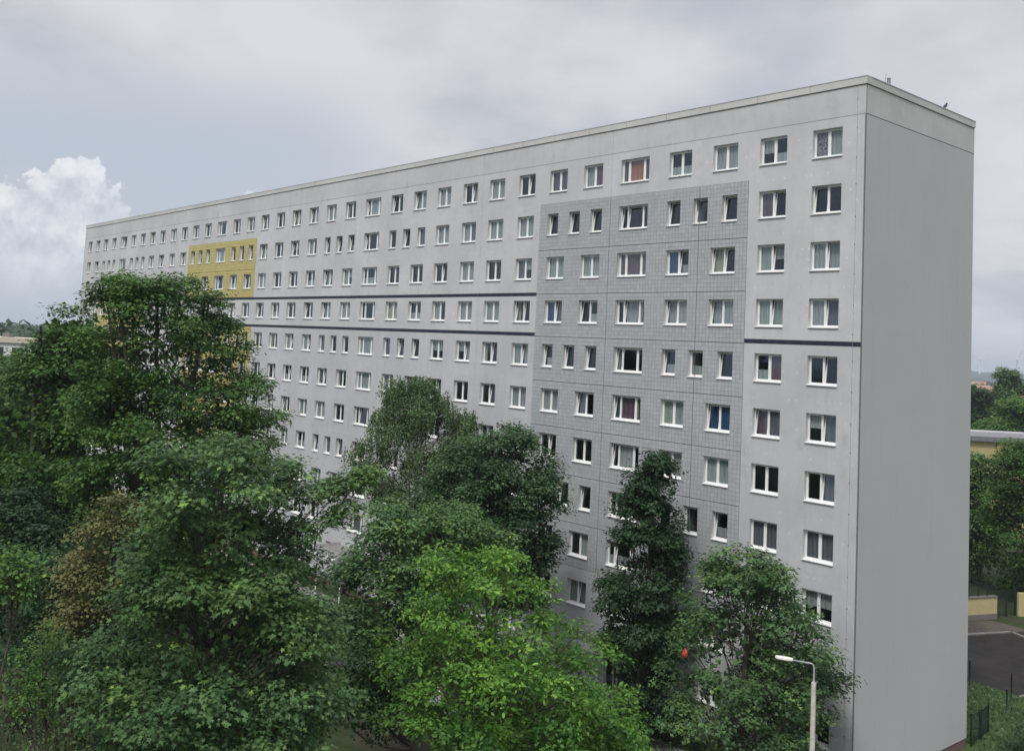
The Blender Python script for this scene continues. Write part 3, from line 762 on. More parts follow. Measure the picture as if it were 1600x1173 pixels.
        yy = np.clip(yy+top_young*hi*r.uniform(0, 1, (m, 1))*(rad_[:, None] > rl*.85), 0, 1)*np.ones((m, k))
        TN.append(tt.ravel()); YG.append(yy.ravel())
    SZ = [np.ones(sum(len(q) for q in P))]
    # leaves deep inside the crown
    m = int(core*Wd.mean()*Wd.mean()*(ztop-zbot)*1.6)
    zz = r.choice(zs, m, p=pw); ww = np.interp(zz, Z, Wd); zz = np.minimum(zz, ztop-.9)
    an = r.uniform(0, 2*math.pi, m); ro = ww*np.sqrt(r.uniform(0, .62, m))
    q = np.stack([np.interp(zz, Z, X), np.interp(zz, Z, Y), zz], 1)+ri[None]*(ro*np.cos(an))[:, None]+fi[None]*(ro*depth*np.sin(an))[:, None]
    P.append(q); N.append(r.normal(size=(m, 3))+np.array([0, 0, .8])); A.append(r.normal(size=(m, 3))); TN.append(r.uniform(0, .6, m)); YG.append(np.zeros(m)); SZ.append(np.full(m, 1.3 if tpl == 'star' else 1.7))
    P = np.concatenate(P)-org; N = np.concatenate(N); A = np.concatenate(A); TN = np.concatenate(TN); YG = np.concatenate(YG)
    sz = leaf*r.uniform(.5, 1.35, len(P))*np.concatenate(SZ)
    o, nf = leaves('crown', tpl, P, N, A, sz, TN, YG, L[mat], T); TRI[0] += nf
    # trunk and limbs
    b = MB(); cx_, cy_ = base
    hb = zbot+(ztop-zbot)*.12; top = np.array([np.interp(ztop-1, Z, X), np.interp(ztop-1, Z, Y), ztop-1.0])-org
    st = np.array([0, 0, 0.]); n_ = 9
    def path(a, c, n, bend, jit):
        out_ = []
        for i in range(n+1):
            t = i/n; p = a*(1-t)+c*t; p = p+bend*math.sin(math.pi*t)+np.array([rnd.uniform(-jit, jit), rnd.uniform(-jit, jit), 0])*(0 < i < n); out_.append(p)
        return out_
    mains = []
    for sidx in range(stems):
        tp = top+(np.array([rnd.uniform(-1, 1), rnd.uniform(-1, 1), 0])*Wd.max()*.45 if sidx else 0)
        st0 = st+np.array([rnd.uniform(-.3, .3), rnd.uniform(-.3, .3), 0])*(sidx > 0)
        tr = path(st0, tp, n_, np.array([rnd.uniform(-.3, .3), rnd.uniform(-.3, .3), 0]), .12)
        b.tube(tr, [trunk*(1-.85*i/n_)+.015 for i in range(n_+1)], 9); mains.append(tr)
    bl_ = MB()
    for c, rl in L_:
        tr = rnd.choice(mains); cc = c-org
        zt = cc[2]-rnd.uniform(1.2, 3.5)*max(1, np.linalg.norm((cc-tr[5])[:2])*.35)
        zt = max(zt, hb-GZ-1.5); i = min(range(len(tr)), key=lambda q: abs(tr[q][2]-zt)); a = tr[i]
        if np.linalg.norm(a-cc) < .3 or rnd.random() < .35: continue
        pt = path(a, cc, 5, np.array([0, 0, -.25*np.linalg.norm((cc-a)[:2])*.4]), .08)
        r0_ = trunk*.24*(1-.6*i/n_); bl_.tube(pt, [r0_*(1-.8*j/5)+.008 for j in range(6)], 5, cap=False)
        for _ in range(1):
            e = cc+np.array(r.normal(size=3))*rl*.55; bl_.tube([pt[3], (np.array(pt[4])+e)/2+.05, e], [.02, .014, .005], 4, cap=False)
    b.build('trunk', M[bark], T); bl_.build('limbs', M[bark], T)
    return T

tree([(436, 220, 314), (450, 165, 332), (480, 138, 354), (520, 112, 374), (555, 104, 408), (600, 100, 420), (640, 106, 438), (680, 112, 438), (720, 105, 432), (780, 110, 400), (860, 130, 380)],
     50, 'tall dark green tree covering the far yellow tiled field of the block', 'linden', tpl='kite', leaf=.175, lobes=165, lr=(.6, 1.2), per=60, ncl=14, cl_r=.25, seed=3, stems=4, trunk=.30, young=.05, name='linden_tree', fill=.28)
tree([(484, 78, 125), (505, 60, 160), (545, 45, 170), (585, 5, 175), (620, -30, 180), (660, -60, 210), (740, -70, 210), (830, -60, 190), (930, -40, 160)],
     58, 'dark broad tree at the left edge, behind and left of the tallest tree', 'linden', tpl='kite', leaf=.24, lobes=130, lr=(.9, 1.6), per=30, ncl=13, cl_r=.32, seed=5, stems=3, trunk=.3, young=.02, name='linden_tree')
tree([(682, 280, 395), (702, 226, 456), (740, 206, 500), (780, 188, 514), (840, 176, 526), (900, 172, 535), (960, 150, 548), (1010, 118, 558), (1060, 92, 566), (1120, 90, 560), (1190, 110, 545), (1290, 170, 480)],
     29, 'large maple in the foreground left of centre, with dull green lobed leaves', 'maple', tpl='star', leaf=.135, lobes=215, lr=(.5, .95), per=54, ncl=12, cl_r=.17, seed=8, trunk=.2, core=30., young=.05, top_young=.25, name='maple_tree',
     extra=[(505, 775, .3, .55), (530, 768, .4, .5), (556, 755, .4, .5), (576, 742, .5, .34), (540, 800, .2, .45), (515, 820, .2, .5)])
tree([(768, 165, 215), (800, 140, 232), (850, 92, 235), (900, 84, 225), (960, 80, 205), (1010, 95, 190)],
     35, 'small bronze and yellow tinged tree left of the large maple', 'bronze', tpl='kite', leaf=.12, lobes=64, lr=(.4, .8), per=48, ncl=12, cl_r=.17, seed=9, trunk=.1, young=.3, name='hazel_tree')
tree([(590, 606, 668), (614, 590, 700), (645, 574, 742), (680, 558, 760), (715, 542, 752), (750, 550, 720), (790, 585, 705), (850, 610, 690)],
     63, 'grey-green birch with drooping twigs standing against the middle of the facade', 'birch', 'birchbark', tpl='kite', leaf=.125, lobes=150, lr=(.55, 1.1), per=38, ncl=22, seed=12, style='birch', trunk=.16, young=.05, name='birch_tree', fill=.3, stems=2)
tree([(662, 795, 828), (690, 715, 850), (720, 675, 878), (760, 655, 886), (800, 652, 892), (850, 675, 886), (890, 700, 875), (940, 725, 850)],
     53, 'dark round maple between the birch and the grey tiled field', 'darkmaple', tpl='kite', leaf=.17, lobes=130, lr=(.6, 1.1), per=60, ncl=12, cl_r=.25, seed=14, trunk=.2, young=.03, name='maple_tree')
tree([(784, 600, 655), (808, 560, 760), (838, 535, 828), (870, 520, 822), (915, 500, 770), (960, 490, 740), (1010, 480, 720), (1070, 480, 700), (1130, 500, 660)],
     42, 'mid green maple below the birch, above and behind the bright green tree', 'maple', tpl='kite', leaf=.16, lobes=130, lr=(.55, 1.0), per=60, ncl=12, cl_r=.24, seed=17, trunk=.2, young=.07, name='maple_tree')
tree([(864, 690, 715), (872, 670, 805), (900, 640, 872), (935, 632, 885), (965, 630, 912), (990, 580, 955), (1030, 566, 978), (1080, 570, 1000), (1115, 595, 1034), (1160, 620, 1020), (1220, 640, 980), (1290, 690, 920)],
     32, 'bright yellow-green young oak in the foreground at the bottom centre', 'oak', tpl='oak', leaf=.15, lobes=190, lr=(.4, .95), per=48, ncl=11, cl_r=.15, seed=21, style='rosette', trunk=.2, young=.10, top_young=.55, name='oak_tree')
tree([(706, 1000, 1032), (730, 985, 1058), (760, 972, 1066), (800, 955, 1066), (850, 956, 1076), (900, 932, 1072), (950, 924, 1076), (1000, 925, 1070), (1060, 945, 1062), (1140, 965, 1045)],
     50, 'dark narrow columnar tree in front of the grey tiled field', 'dark', tpl='kite', leaf=.165, lobes=120, lr=(.5, .95), per=66, ncl=13, cl_r=.20, seed=25, style='column', trunk=.2, young=.02, name='columnar_tree')
tree([(864, 1148, 1186), (885, 1105, 1232), (920, 1080, 1264), (960, 1062, 1280), (1000, 1050, 1294), (1040, 1026, 1316), (1080, 1020, 1310), (1120, 1028, 1314), (1180, 1042, 1306), (1250, 1085, 1270)],
     43.5, 'mid green maple behind the street lamp at the corner of the block', 'maple', tpl='maple', leaf=.15, lobes=140, lr=(.5, .95), per=54, ncl=11, cl_r=.22, seed=28, trunk=.18, young=.04, name='maple_tree', fill=.2)
# right of the block
tree([(690, 1560, 1650), (715, 1545, 1690), (760, 1535, 1710), (830, 1530, 1710), (900, 1540, 1700), (940, 1552, 1700), (985, 1575, 1690)],
     86, 'dark tree at the right edge in front of the low yellow building', 'linden', tpl='kite', leaf=.22, lobes=95, lr=(.8, 1.4), per=44, ncl=12, cl_r=.33, seed=31, trunk=.25, name='linden_tree')
tree([(706, 1500, 1560), (740, 1480, 1580), (800, 1480, 1575), (860, 1490, 1560), (920, 1490, 1545)],
     93, 'round green tree half hidden behind the right corner of the block', 'maple', tpl='kite', leaf=.23, lobes=60, lr=(.8, 1.3), per=40, ncl=12, cl_r=.33, seed=33, trunk=.22, name='maple_tree')
tree([(576, 1564, 1578), (590, 1556, 1594), (606, 1550, 1602), (625, 1550, 1610), (650, 1545, 1615)], 200, 'tall pale green tree rising above the far rooftops at the right', 'birch', tpl='kite', leaf=.38, lobes=60, lr=(.7, 1.3), per=40, ncl=10, cl_r=.45, seed=35, trunk=.3)
tree([(606, 1500, 1535), (624, 1490, 1552), (650, 1490, 1556), (690, 1500, 1550)], 185, 'dark evergreen mass beside the right edge of the block, behind the yellow building', 'dark', tpl='kite', leaf=.42, lobes=60, lr=(1.1, 2.0), per=46, ncl=11, cl_r=.6, seed=36, trunk=.3)
tree([(626, 1580, 1640), (645, 1550, 1660), (668, 1535, 1670), (700, 1530, 1650)], 165, 'bright green spreading tree behind the flat roof of the yellow building', 'bushgreen', tpl='kite', leaf=.38, lobes=60, lr=(1.0, 1.9), per=44, ncl=11, cl_r=.55, seed=37, trunk=.3)
# left background
tree([(560, -40, 45), (580, -60, 70), (610, -60, 90), (680, -60, 80), (760, -50, 60)], 100, 'dark tree in front of the white building at the left edge', 'linden', tpl='kite', leaf=.34, lobes=90, lr=(1.0, 2.0), per=28, ncl=11, cl_r=.4, seed=41, trunk=.3, name='linden_tree')
tree([(545, 40, 80), (575, 20, 110), (620, 10, 130), (700, 20, 130)], 80, 'olive green tree behind the dark trees at the left', 'birch', tpl='kite', leaf=.28, lobes=60, lr=(.8, 1.5), per=28, ncl=11, cl_r=.35, seed=42, trunk=.25)
# undergrowth at the lower left
tree([(858, 0, 30), (875, -20, 55), (905, -25, 66), (940, -20, 50)], 27, 'light green shrub at the left edge above the bare twigs', 'bushgreen', tpl='kite', leaf=.11, lobes=22, lr=(.3, .55), per=46, ncl=11, cl_r=.13, seed=45, trunk=.05, name='shrub', cat='shrub')
tree([(978, 40, 75), (1000, 25, 120), (1040, 0, 135), (1080, -10, 140), (1120, 0, 130)], 29, 'light green shrub with dry twigs at the lower left', 'bushgreen', tpl='kite', leaf=.10, lobes=26, lr=(.3, .6), per=26, ncl=10, cl_r=.16, seed=46, trunk=.06, name='shrub', cat='shrub', young=.02)
tree([(860, 60, 200), (930, 0, 240), (1000, -30, 260), (1080, -30, 260), (1150, 0, 200)], 44, 'dark undergrowth thicket below the bronze tree', 'dark', tpl='kite', leaf=.2, lobes=60, lr=(.6, 1.2), per=30, ncl=11, cl_r=.25, seed=47, trunk=.12, name='thicket', cat='shrub')
tree([(770, -40, 60), (830, -60, 110), (900, -60, 120), (980, -50, 100)], 50, 'very dark lower tree at the left edge under the broad tree', 'dark', tpl='kite', leaf=.2, lobes=60, lr=(.7, 1.4), per=32, ncl=12, cl_r=.27, seed=48, trunk=.18)
# bare bush
bb = empty('dead_bush', tuple(at(50, 1075, 30).xy) + (GZ,)); tag(bb, 'leafless brown bush with grey twigs at the lower left edge', 'bush')
b = MB(); rn = random.Random(5)
def twig(p, dvec, ln, r_, dep):
    q = p+dvec*ln; b.tube([p, (p+q)/2+Vector((rn.uniform(-.05, .05), rn.uniform(-.05, .05), 0))*ln, q], [r_, r_*.8, r_*.5], 4, cap=False)
    if dep:
        for _ in range(3):
            nd = (dvec+Vector((rn.uniform(-.8, .8), rn.uniform(-.8, .8), rn.uniform(-.3, .5)))).normalized()
            twig(p+dvec*ln*rn.uniform(.4, 1), nd, ln*.72, r_*.6, dep-1)
zt_ = at(60, 960, 30).z
for k in range(6):
    dv = Vector((rn.uniform(-.5, .5), rn.uniform(-.5, .5), 1)).normalized(); twig(Vector((rn.uniform(-.8, .8), rn.uniform(-.8, .8), 0)), dv, (zt_-GZ)*.36, .05, 4)
b.build('twigs', M['twig'], bb)
print('LEAF TRIS', TRI[0])

# ------------------------------------------------------------------ far woods, hills, town
def band(name, y0, y1, d0, d1, x0, x1, n, size, mat, seed, hgt=(8, 16)):
    r = np.random.default_rng(seed); P = []; 
    X = r.uniform(x0, x1, n); D = r.uniform(d0, d1, n)
    for x, d_ in zip(X, D):
        p = at(x, 560, d_); h = r.uniform(*hgt); m = 46
        dv = norm(r.normal(size=(m, 3))); dv[:, 2] = abs(dv[:, 2]); q = np.array([p.x, p.y, GZ+h*.45])+dv*np.array([h*.42, h*.42, h*.55])*r.uniform(.8, 1.05, (m, 1))
        P.append(np.concatenate([q, dv], 1))
    A = np.concatenate(P); nn = A[:, 3:]+r.normal(size=(len(A), 3))*.4
    o, nf = leaves(name, 'kite', A[:, :3], nn, r.normal(size=(len(A), 3)), size*r.uniform(.6, 1.2, len(A)), r.random(len(A)), np.zeros(len(A)), L[mat], None)
    o['kind'] = 'stuff'; TRI[0] += nf; tag(o, None); return o
o = band('woodland', 0, 0, 380, 1500, -150, 420, 700, 4.0, 'far', 51, (12, 21)); tag(o, 'distant dark woodland behind the white building at the left', 'woodland')
o = band('trees', 0, 0, 620, 1600, 1480, 1700, 260, 3.0, 'far', 52, (4, 8)); tag(o, 'trees scattered between the far rooftops at the right', 'trees')
def ridge(name, d, h, x0, x1, seed):
    b = MB(); n = 90; r = random.Random(seed); ph = [r.uniform(0, 6) for _ in range(6)]
    rowsv = []
    for j, (dd, hf) in enumerate(((d-700, 0), (d-350, .55), (d, 1), (d+900, .8), (d+1800, 0))):
        for i in range(n+1):
            x = x0+(x1-x0)*i/n; p = at(x, 560, dd)
            t = i/n; k = .62+.16*math.sin(t*7+ph[0])+.10*math.sin(t*17+ph[1])+.05*math.sin(t*41+ph[2])+.03*math.sin(t*90+ph[3])
            rowsv.append((p.x, p.y, GZ-3+(h+3)*hf*k))
    b.v = rowsv
    for j in range(4):
        for i in range(n): a = j*(n+1)+i; b.f.append((a, a+1, a+n+2, a+n+1)); b.m.append(0); b.smooth.append(True)
    o = b.build(name, M['hill']); o['kind'] = 'structure'; return o
ridge('hills', 3600, 58, 1150, 2200, 3)
ridge('hills', 3600, 52, -900, 700, 4)

def house(x, y, d, wd, dp, ht, wm, rm, lab, rz):
    p = at(x, y, d); e = empty('house', (p.x, p.y, GZ), rz); tag(e, lab, 'house', 'far houses with tiled roofs')
    b = MB(); b.box(-wd/2, wd/2, -dp/2, dp/2, 0, ht); b.tri((-wd/2, -dp/2, ht), (-wd/2, dp/2, ht), (-wd/2, 0, ht+dp*.38)); b.tri((wd/2, -dp/2, ht), (wd/2, dp/2, ht), (wd/2, 0, ht+dp*.38)); b.build('wall', wm, e)
    b = MB(); o_ = .4
    for s in (-1, 1):
        A = Vector((-wd/2-o_, s*(dp/2+o_), ht-.2)); B = Vector((wd/2+o_, s*(dp/2+o_), ht-.2)); Cc = Vector((wd/2+o_, 0, ht+dp*.38+.15)); D = Vector((-wd/2-o_, 0, ht+dp*.38+.15))
        b.quad(A, B, Cc, D); u = Vector((0, 0, -.2)); b.quad(A+u, B+u, B, A); b.quad(B+u, Cc+u, Cc, B); b.quad(D+u, A+u, A, D)
    b.build('roof', rm, e)
    for s in (-1, 1):
        for k in range(3):
            for zz in (1.2, 3.9):
                if zz+1.4 > ht: continue
                b = MB(); xx = -wd/2+wd*(k+.5)/3; b.box(xx-.6, xx+.6, s*dp/2-.03, s*dp/2+.03, zz, zz+1.3); b.build('window', M['darkpane'], e)
rn = random.Random(12)
hs_ = [(1520, 1120, M['beige'], M['brownroof'], 'far beige house with brown roof beside the right edge of the block'),
       (1538, 900, M['whitewall'], M['brownroof'], 'far pale house with a long light roof left of the tall pale tree'),
       (1556, 690, M['beige'], M['brownroof'], 'far house half covered by the tall pale tree, under its left side'),
       (1580, 820, M['whitewall'], M['brownroof'], 'far white house with brown roof right of the tall pale tree'),
       (1596, 640, M['beige'], M['redroof'], 'far house with a bright orange-red roof at the right edge'),
       (1572, 1000, M['whitewall'], M['redroof'], 'most distant small house with a red roof, above the other roofs'),
       (1530, 1120, M['beige'], M['redroof'], 'tiny far house with a red roof below the hill line')]
for i, (x, d, wm, rm, lab) in enumerate(hs_): house(x, 600, d, rn.uniform(13, 18), 10, rn.uniform(4.5, 6.5), wm, rm, lab, rn.uniform(0, 1.2))

# wind turbines on the far ridge
for i, (x, yb, yt, d, lab) in enumerate([(1531, 577, 561, 3400, 'tiny wind turbine on the hills next to the right edge of the block'), (1589, 580, 562, 3200, 'tiny white wind turbine on the hills at the right edge of the photo')]):
    p = at(x, yb, d); q = at(x, yt, d); e = empty('wind_turbine', (p.x, p.y, GZ)); tag(e, lab, 'wind turbine', 'wind turbines on the horizon')
    hub = q.z-GZ; b = MB(); b.tube([(0, 0, 0), (0, 0, hub)], [2.4, 1.3], 8); b.build('tower', M['white'], e)
    fd = (CAM-p); fd.z = 0; fd.normalize(); rt = Vector((-fd.y, fd.x, 0))
    b = MB(); c0 = Vector((0, 0, hub)); b.tube([c0-fd*4, c0+fd*3], 1.6, 8); b.build('nacelle', M['white'], e)
    for k in range(3):
        an = i*.6+k*2*math.pi/3+.5; dv = rt*math.cos(an)+Vector((0, 0, 1))*math.sin(an); b = MB(); b.tube([c0+fd*3.2, c0+fd*3.2+dv*10, c0+fd*3.2+dv*36], [1.0, 1.6, .3], 6); b.build('blade', M['white'], e)

# white building at the left
e = empty('building', tuple(at(10, 560, 175).xy)+(GZ,), YAW); tag(e, 'white flat roofed building partly visible behind trees at the left edge', 'building')
ztop = at(20, 527, 175).z-GZ
b = MB(); b.box(-22, 10, -5, 7, 0, ztop-.9); b.build('wall', M['whitewall'], e)
b = MB(); b.box(-22.4, 10.4, -5.4, 7.4, ztop-.9, ztop); b.build('roof_edge', M['beige'], e)
b = MB(); b.box(-.6, .6, -1, 1, ztop, ztop+.7); b.build('roof_box', M['fascia'], e)
for k in range(9):
    for r_ in range(5):
        b = MB(); x = -20.5+k*3.4; z = ztop-3.2-r_*2.9; b.box(x, x+1.9, -5.04, -4.9, z, z+1.5); b.build('window', M['darkpane'], e)

# yellow low building at the right
pA = at(1514, 680, 118); e = empty('building', (pA.x, pA.y, GZ), YAW); tag(e, 'low pale yellow building with flat grey-edged roof behind the trees at the right', 'building')
zt_ = at(1560, 675, 118).z-GZ
b = MB(); b.box(-8, 24, .5, 9.2, 0, zt_-1.2); b.build('wall', M['yellowwall'], e)
b = MB(); b.box(3.6, 5.4, .3, .5, 0, zt_-1.2); b.build('wall_strip', M['ochre'], e)
b = MB(); b.box(-8.4, 24.4, .0, 9.4, zt_-1.2, zt_-.62); b.build('fascia', M['fascia'], e)
b = MB(); b.box(-8.4, 24.4, 9.4, 9.7, zt_-1.2, zt_-.42); b.build('roof_edge', M['whitewall'], e)
for k in range(5):
    for r_ in range(3):
        b = MB(); x = -6+k*5.6; z = zt_-4.4-r_*3.2; b.box(x, x+2.6, .44, .56, z, z+1.6); b.build('window', M['darkpane'], e)

# ------------------------------------------------------------------ yard at the right
def gsheet(name, pl, dz, mat): return sheet(name, [tuple(gp(*q).xy) for q in pl], GZ+dz, M[mat] if isinstance(mat, str) else mat)
gsheet('lawn', [(1480, 1060), (1560, 1096), (1680, 1090), (1700, 1300), (1480, 1300)], .004, 'lawn')
gsheet('parking_lot', [(1440, 992), (1590, 985), (1900, 1010), (1900, 1100), (1620, 1082), (1560, 1094), (1500, 1066), (1440, 1040)], .008, 'asphalt')
gsheet('paved_strip', [(1440, 975), (1550, 969), (1610, 985), (1590, 987), (1440, 994)], .016, 'paver')
def bar(pts, wdt, z0, z1, mat, name, parent=None, n=1):
    b = MB()
    for p, q in zip(pts[:-1], pts[1:]):
        p = Vector((p[0], p[1], 0)); q = Vector((q[0], q[1], 0)); t = (q-p).normalized(); s = Vector((-t.y, t.x, 0))*wdt/2
        P = [p-s, q-s, q+s, p+s]; lo = [v+Vector((0, 0, z0)) for v in P]; hi = [v+Vector((0, 0, z1)) for v in P]
        b.quad(hi[0], hi[1], hi[2], hi[3])
        for i in range(4): b.quad(lo[i], lo[(i+1) % 4], hi[(i+1) % 4], hi[i])
    return b.build(name, mat, parent)
k1 = [tuple(gp(*q).xy) for q in [(1490, 1061), (1518, 1077), (1562, 1096), (1620, 1084), (1700, 1086)]]
o = bar(k1, .22, GZ-.02, GZ+.10, M['kerb'], 'kerb'); o['kind'] = 'structure'
k2 = [tuple(gp(*q).xy) for q in [(1450, 996), (1580, 988), (1620, 1004), (1700, 1030)]]
o = bar(k2, .3, GZ-.02, GZ+.11, M['kerb'], 'kerb'); o['kind'] = 'structure'
# small yellow garden wall with cap, railing above it
w0, w1 = gp(1440, 974), gp(1556, 966)
gw = empty('garden_wall', (0, 0, 0)); tag(gw, 'low pale yellow wall with grey cap at the back of the parking lot', 'wall')
bar([w0.xy, w1.xy], .3, GZ, GZ+.45, M['kerb'], 'wall_base', gw); bar([w0.xy, w1.xy], .24, GZ+.45, GZ+1.75, M['yellowwall'], 'wall_body', gw); bar([w0.xy, w1.xy], .36, GZ+1.75, GZ+1.85, M['kerb'], 'wall_cap', gw)
w2 = gp(1558, 965); w3 = gp(1586, 961)
def mesh_fence(name, a, c, z0, ht, n, lab, cat, post=.06, group=None):
    """green welded-bar fence: posts, rails and bars, each its own"""
    e = empty(name, (a.x, a.y, z0)); tag(e, lab, cat, group); v = Vector((c.x-a.x, c.y-a.y, 0)); ln = v.length; t = v.normalized(); e.rotation_euler.z = math.atan2(t.y, t.x)
    pm = MB(); pm.box(-post/2, post/2, -post/2, post/2, 0, ht); pm = pm.mesh('post', M['darkmetal'])
    for k in range(n+1): o = link('post', pm, e); o.location.x = ln*k/n
    for z in (ht*.08, ht*.5, ht*.95):
        b = MB(); b.box(0, ln, -.015, .015, z-.015, z+.015); b.build('rail', M['darkmetal'], e)
    b = MB(); k = int(ln/.10); b.v = []
    for i in range(1, k): x = ln*i/k; b.box(x-.008, x+.008, -.008, .008, ht*.08, ht*.95)
    o = b.build('bars', M['darkmetal'], e); o['kind'] = 'stuff'
    return e
mesh_fence('railing', w0, w1, GZ+1.85, 1.1, 8, 'dark green railing on top of the low yellow wall', 'railing')
mesh_fence('gate', w2, w3, GZ, 2.2, 2, 'green framed double gate right of the low yellow wall', 'gate', .12)
b = MB(); v = (w3-w2)/2
for k in range(2):
    pass
w4 = gp(1590, 962); w5 = gp(1700, 966)
gw2 = empty('garden_wall', (0, 0, 0)); tag(gw2, 'short pale yellow wall at the right edge beyond the green gate', 'wall')
bar([w4.xy, w5.xy], .24, GZ, GZ+1.9, M['yellowwall'], 'wall_body', gw2)
# green wire gate beside the gable
g0, g1, g2 = gp(1517, 1166), gp(1530, 1160), gp(1544, 1147)
mesh_fence('fence_panel', g0, g1, GZ, 1.75, 1, 'narrow dark green wire fence panel beside the gable wall, left of the two', 'fence', .08)
mesh_fence('fence_panel', gp(1533, 1158), g2, GZ, 1.75, 1, 'dark green wire fence panel on the grass, right of the two beside the gable', 'fence', .08)
for i, (x, y, h, lab) in enumerate([(1515, 1083, 2.0, 'thin dark post on the kerb next to the gable edge'), (1580, 1105, 2.0, 'taller thin dark post on the kerb right of the fence panels'), (1573, 1118, 1.5, 'short dark post on the grass beside the hedge')]):
    p = gp(x, y); b = MB(); b.tube([(0, 0, 0), (0, 0, h)], .045, 6); b.tube([(0, 0, h), (0, 0, h+.04)], .06, 6); o = b.build('post', M['darkmetal']); o.location = (p.x, p.y, GZ); tag(o, lab, 'post', 'posts on the grass')
tree([(990, 40, 110), (1020, 60, 160), (1070, 50, 175), (1130, 40, 170), (1180, 30, 150)], 34, 'dull green low shrub between the large maple and the dry twigs', 'linden', tpl='kite', leaf=.12, lobes=44, lr=(.35, .7), per=44, ncl=11, cl_r=.16, seed=49, trunk=.06, name='shrub', cat='shrub')
tree([(1122, 1565, 1620), (1140, 1560, 1660), (1165, 1562, 1680), (1200, 1570, 1690)], 50, 'dark clipped hedge at the bottom right corner', 'dark', tpl='kite', leaf=.10, lobes=36, lr=(.4, .7), per=40, ncl=11, cl_r=.14, seed=61, trunk=.05, name='hedge', cat='hedge')
# grass tufts on the lawn behind the gable
r = np.random.default_rng(4); cn = 5200
a0, a1, a2 = gp(1505, 1064), gp(1600, 1092), gp(1505, 1200)
uv = r.random((cn, 2)); base_ = np.array(a0)[None]+uv[:, :1]*(np.array(a1)-np.array(a0))[None]+uv[:, 1:]*(np.array(a2)-np.array(a0))[None]; base_[:, 2] = GZ
ok = base_[:, 0] > .6; ok |= base_[:, 1] > DEP+.6; base_ = base_[ok]
o, nf = leaves('grass', 'kite', base_, r.normal(size=base_.shape)*np.array([1, 1, .2]), np.tile([0, 0, 1.], (len(base_), 1))+r.normal(size=base_.shape)*.3, r.uniform(.10, .28, len(base_)), r.random(len(base_)), r.random(len(base_))*.2, L['birch'], None)
tag(o, 'short green grass behind the gable end of the block', 'grass', kind='stuff')

# ------------------------------------------------------------------ street lamp
d = 38.5; pT = at(1271.5, 1065.5, d); lamp = empty('street_lamp', (pT.x, pT.y, GZ)); tag(lamp, 'concrete pole street lamp with a curved steel arm in front of the corner maple', 'street lamp')
h0 = pT.z-GZ
b = MB(); b.tube([(0, 0, 0), (0, 0, h0)], [.13, .088], 8, sm=False); b.build('pole', M['concrete'], lamp)
lf = -(R0*.98-Vector((F_.x, F_.y, 0)).normalized()*(-.2)).normalized()
top_z = at(1271.5, 1040, d).z-GZ
A = []
for z in np.linspace(h0-.1, top_z-.12, 4): A.append(Vector((0, 0, z)))
for k in range(1, 7):
    an = k/6*rad(78); A.append(Vector((0, 0, top_z-.12))+lf*.22*(1-math.cos(an))+Vector((0, 0, .22*math.sin(an))))
A.append(A[-1]+lf*.85+Vector((0, 0, .14)))
b = MB(); b.tube(A, .034, 8); b.tube([(0, 0, h0-.02), (0, 0, h0+.05)], .06, 8); b.build('arm', M['metal'], lamp)
q = A[-1]; mt = Matrix.Translation(q) @ Vector((-1, 0, 0)).rotation_difference((lf+Vector((0, 0, .16))).normalized()).to_matrix().to_4x4()
def head(b, x0, x1, w0, w1, z0, z1, m):
    n = 10
    for i in range(n):
        ta, tb = i/n, (i+1)/n
        def prof_(t): return (w0+(w1-w0)*math.sin(math.pi*min(1, .12+t*.80)))
        for z in (0,): pass
        pa, pb = prof_(ta), prof_(tb); xa, xb = x0+(x1-x0)*ta, x0+(x1-x0)*tb
        ring = lambda x, p_: [mt @ Vector((x, p_*math.cos(a), (z1 if math.sin(a) > 0 else z0)*abs(math.sin(a)))) for a in [j*math.pi/6 for j in range(12)]]
        ra, rb = ring(xa, pa), ring(xb, pb)
        for j in range(12):
            mm = 0 if j < 6 else m
            b.quad(ra[j], ra[(j+1) % 12], rb[(j+1) % 12], rb[j], mm, True)
        if i == 0: b.v += [tuple(p) for p in ra]; b.f.append(tuple(range(len(b.v)-12, len(b.v)))); b.m.append(0); b.smooth.append(False)
        if i == n-1: b.v += [tuple(p) for p in rb]; b.f.append(tuple(range(len(b.v)-12, len(b.v)))); b.m.append(0); b.smooth.append(False)
b = MB(); head(b, .05, -.66, .05, .13, -.02, .10, 0); b.build('lamp_head', M['lampwhite'], lamp)
b = MB(); head(b, -.12, -.60, .04, .10, -.085, -.01, 0); b.build('lamp_lens', M['lens'], lamp)

# red bag caught in the corner maple
p = at(1070, 1020, 39.3)
bm = bmesh.new(); bmesh.ops.create_icosphere(bm, subdivisions=3, radius=1); rb_ = random.Random(3)
for v in bm.verts:
    x, y, z = v.co; k = 1-.55*max(0, z); j_ = 1+rb_.uniform(-.12, .12); v.co = Vector((x*.13*k*j_, y*.08*k*j_, z*.20*j_+.05*x))
me = bpy.data.meshes.new('plastic_bag'); bm.to_mesh(me); bm.free(); me.materials.append(simple('red_plastic_film', (.40, .045, .03), .6, var=.35, scale=8))
o = link('plastic_bag', me); o.location = p; tag(o, 'small red plastic bag caught in the leaves at the left side of the corner maple', 'bag')

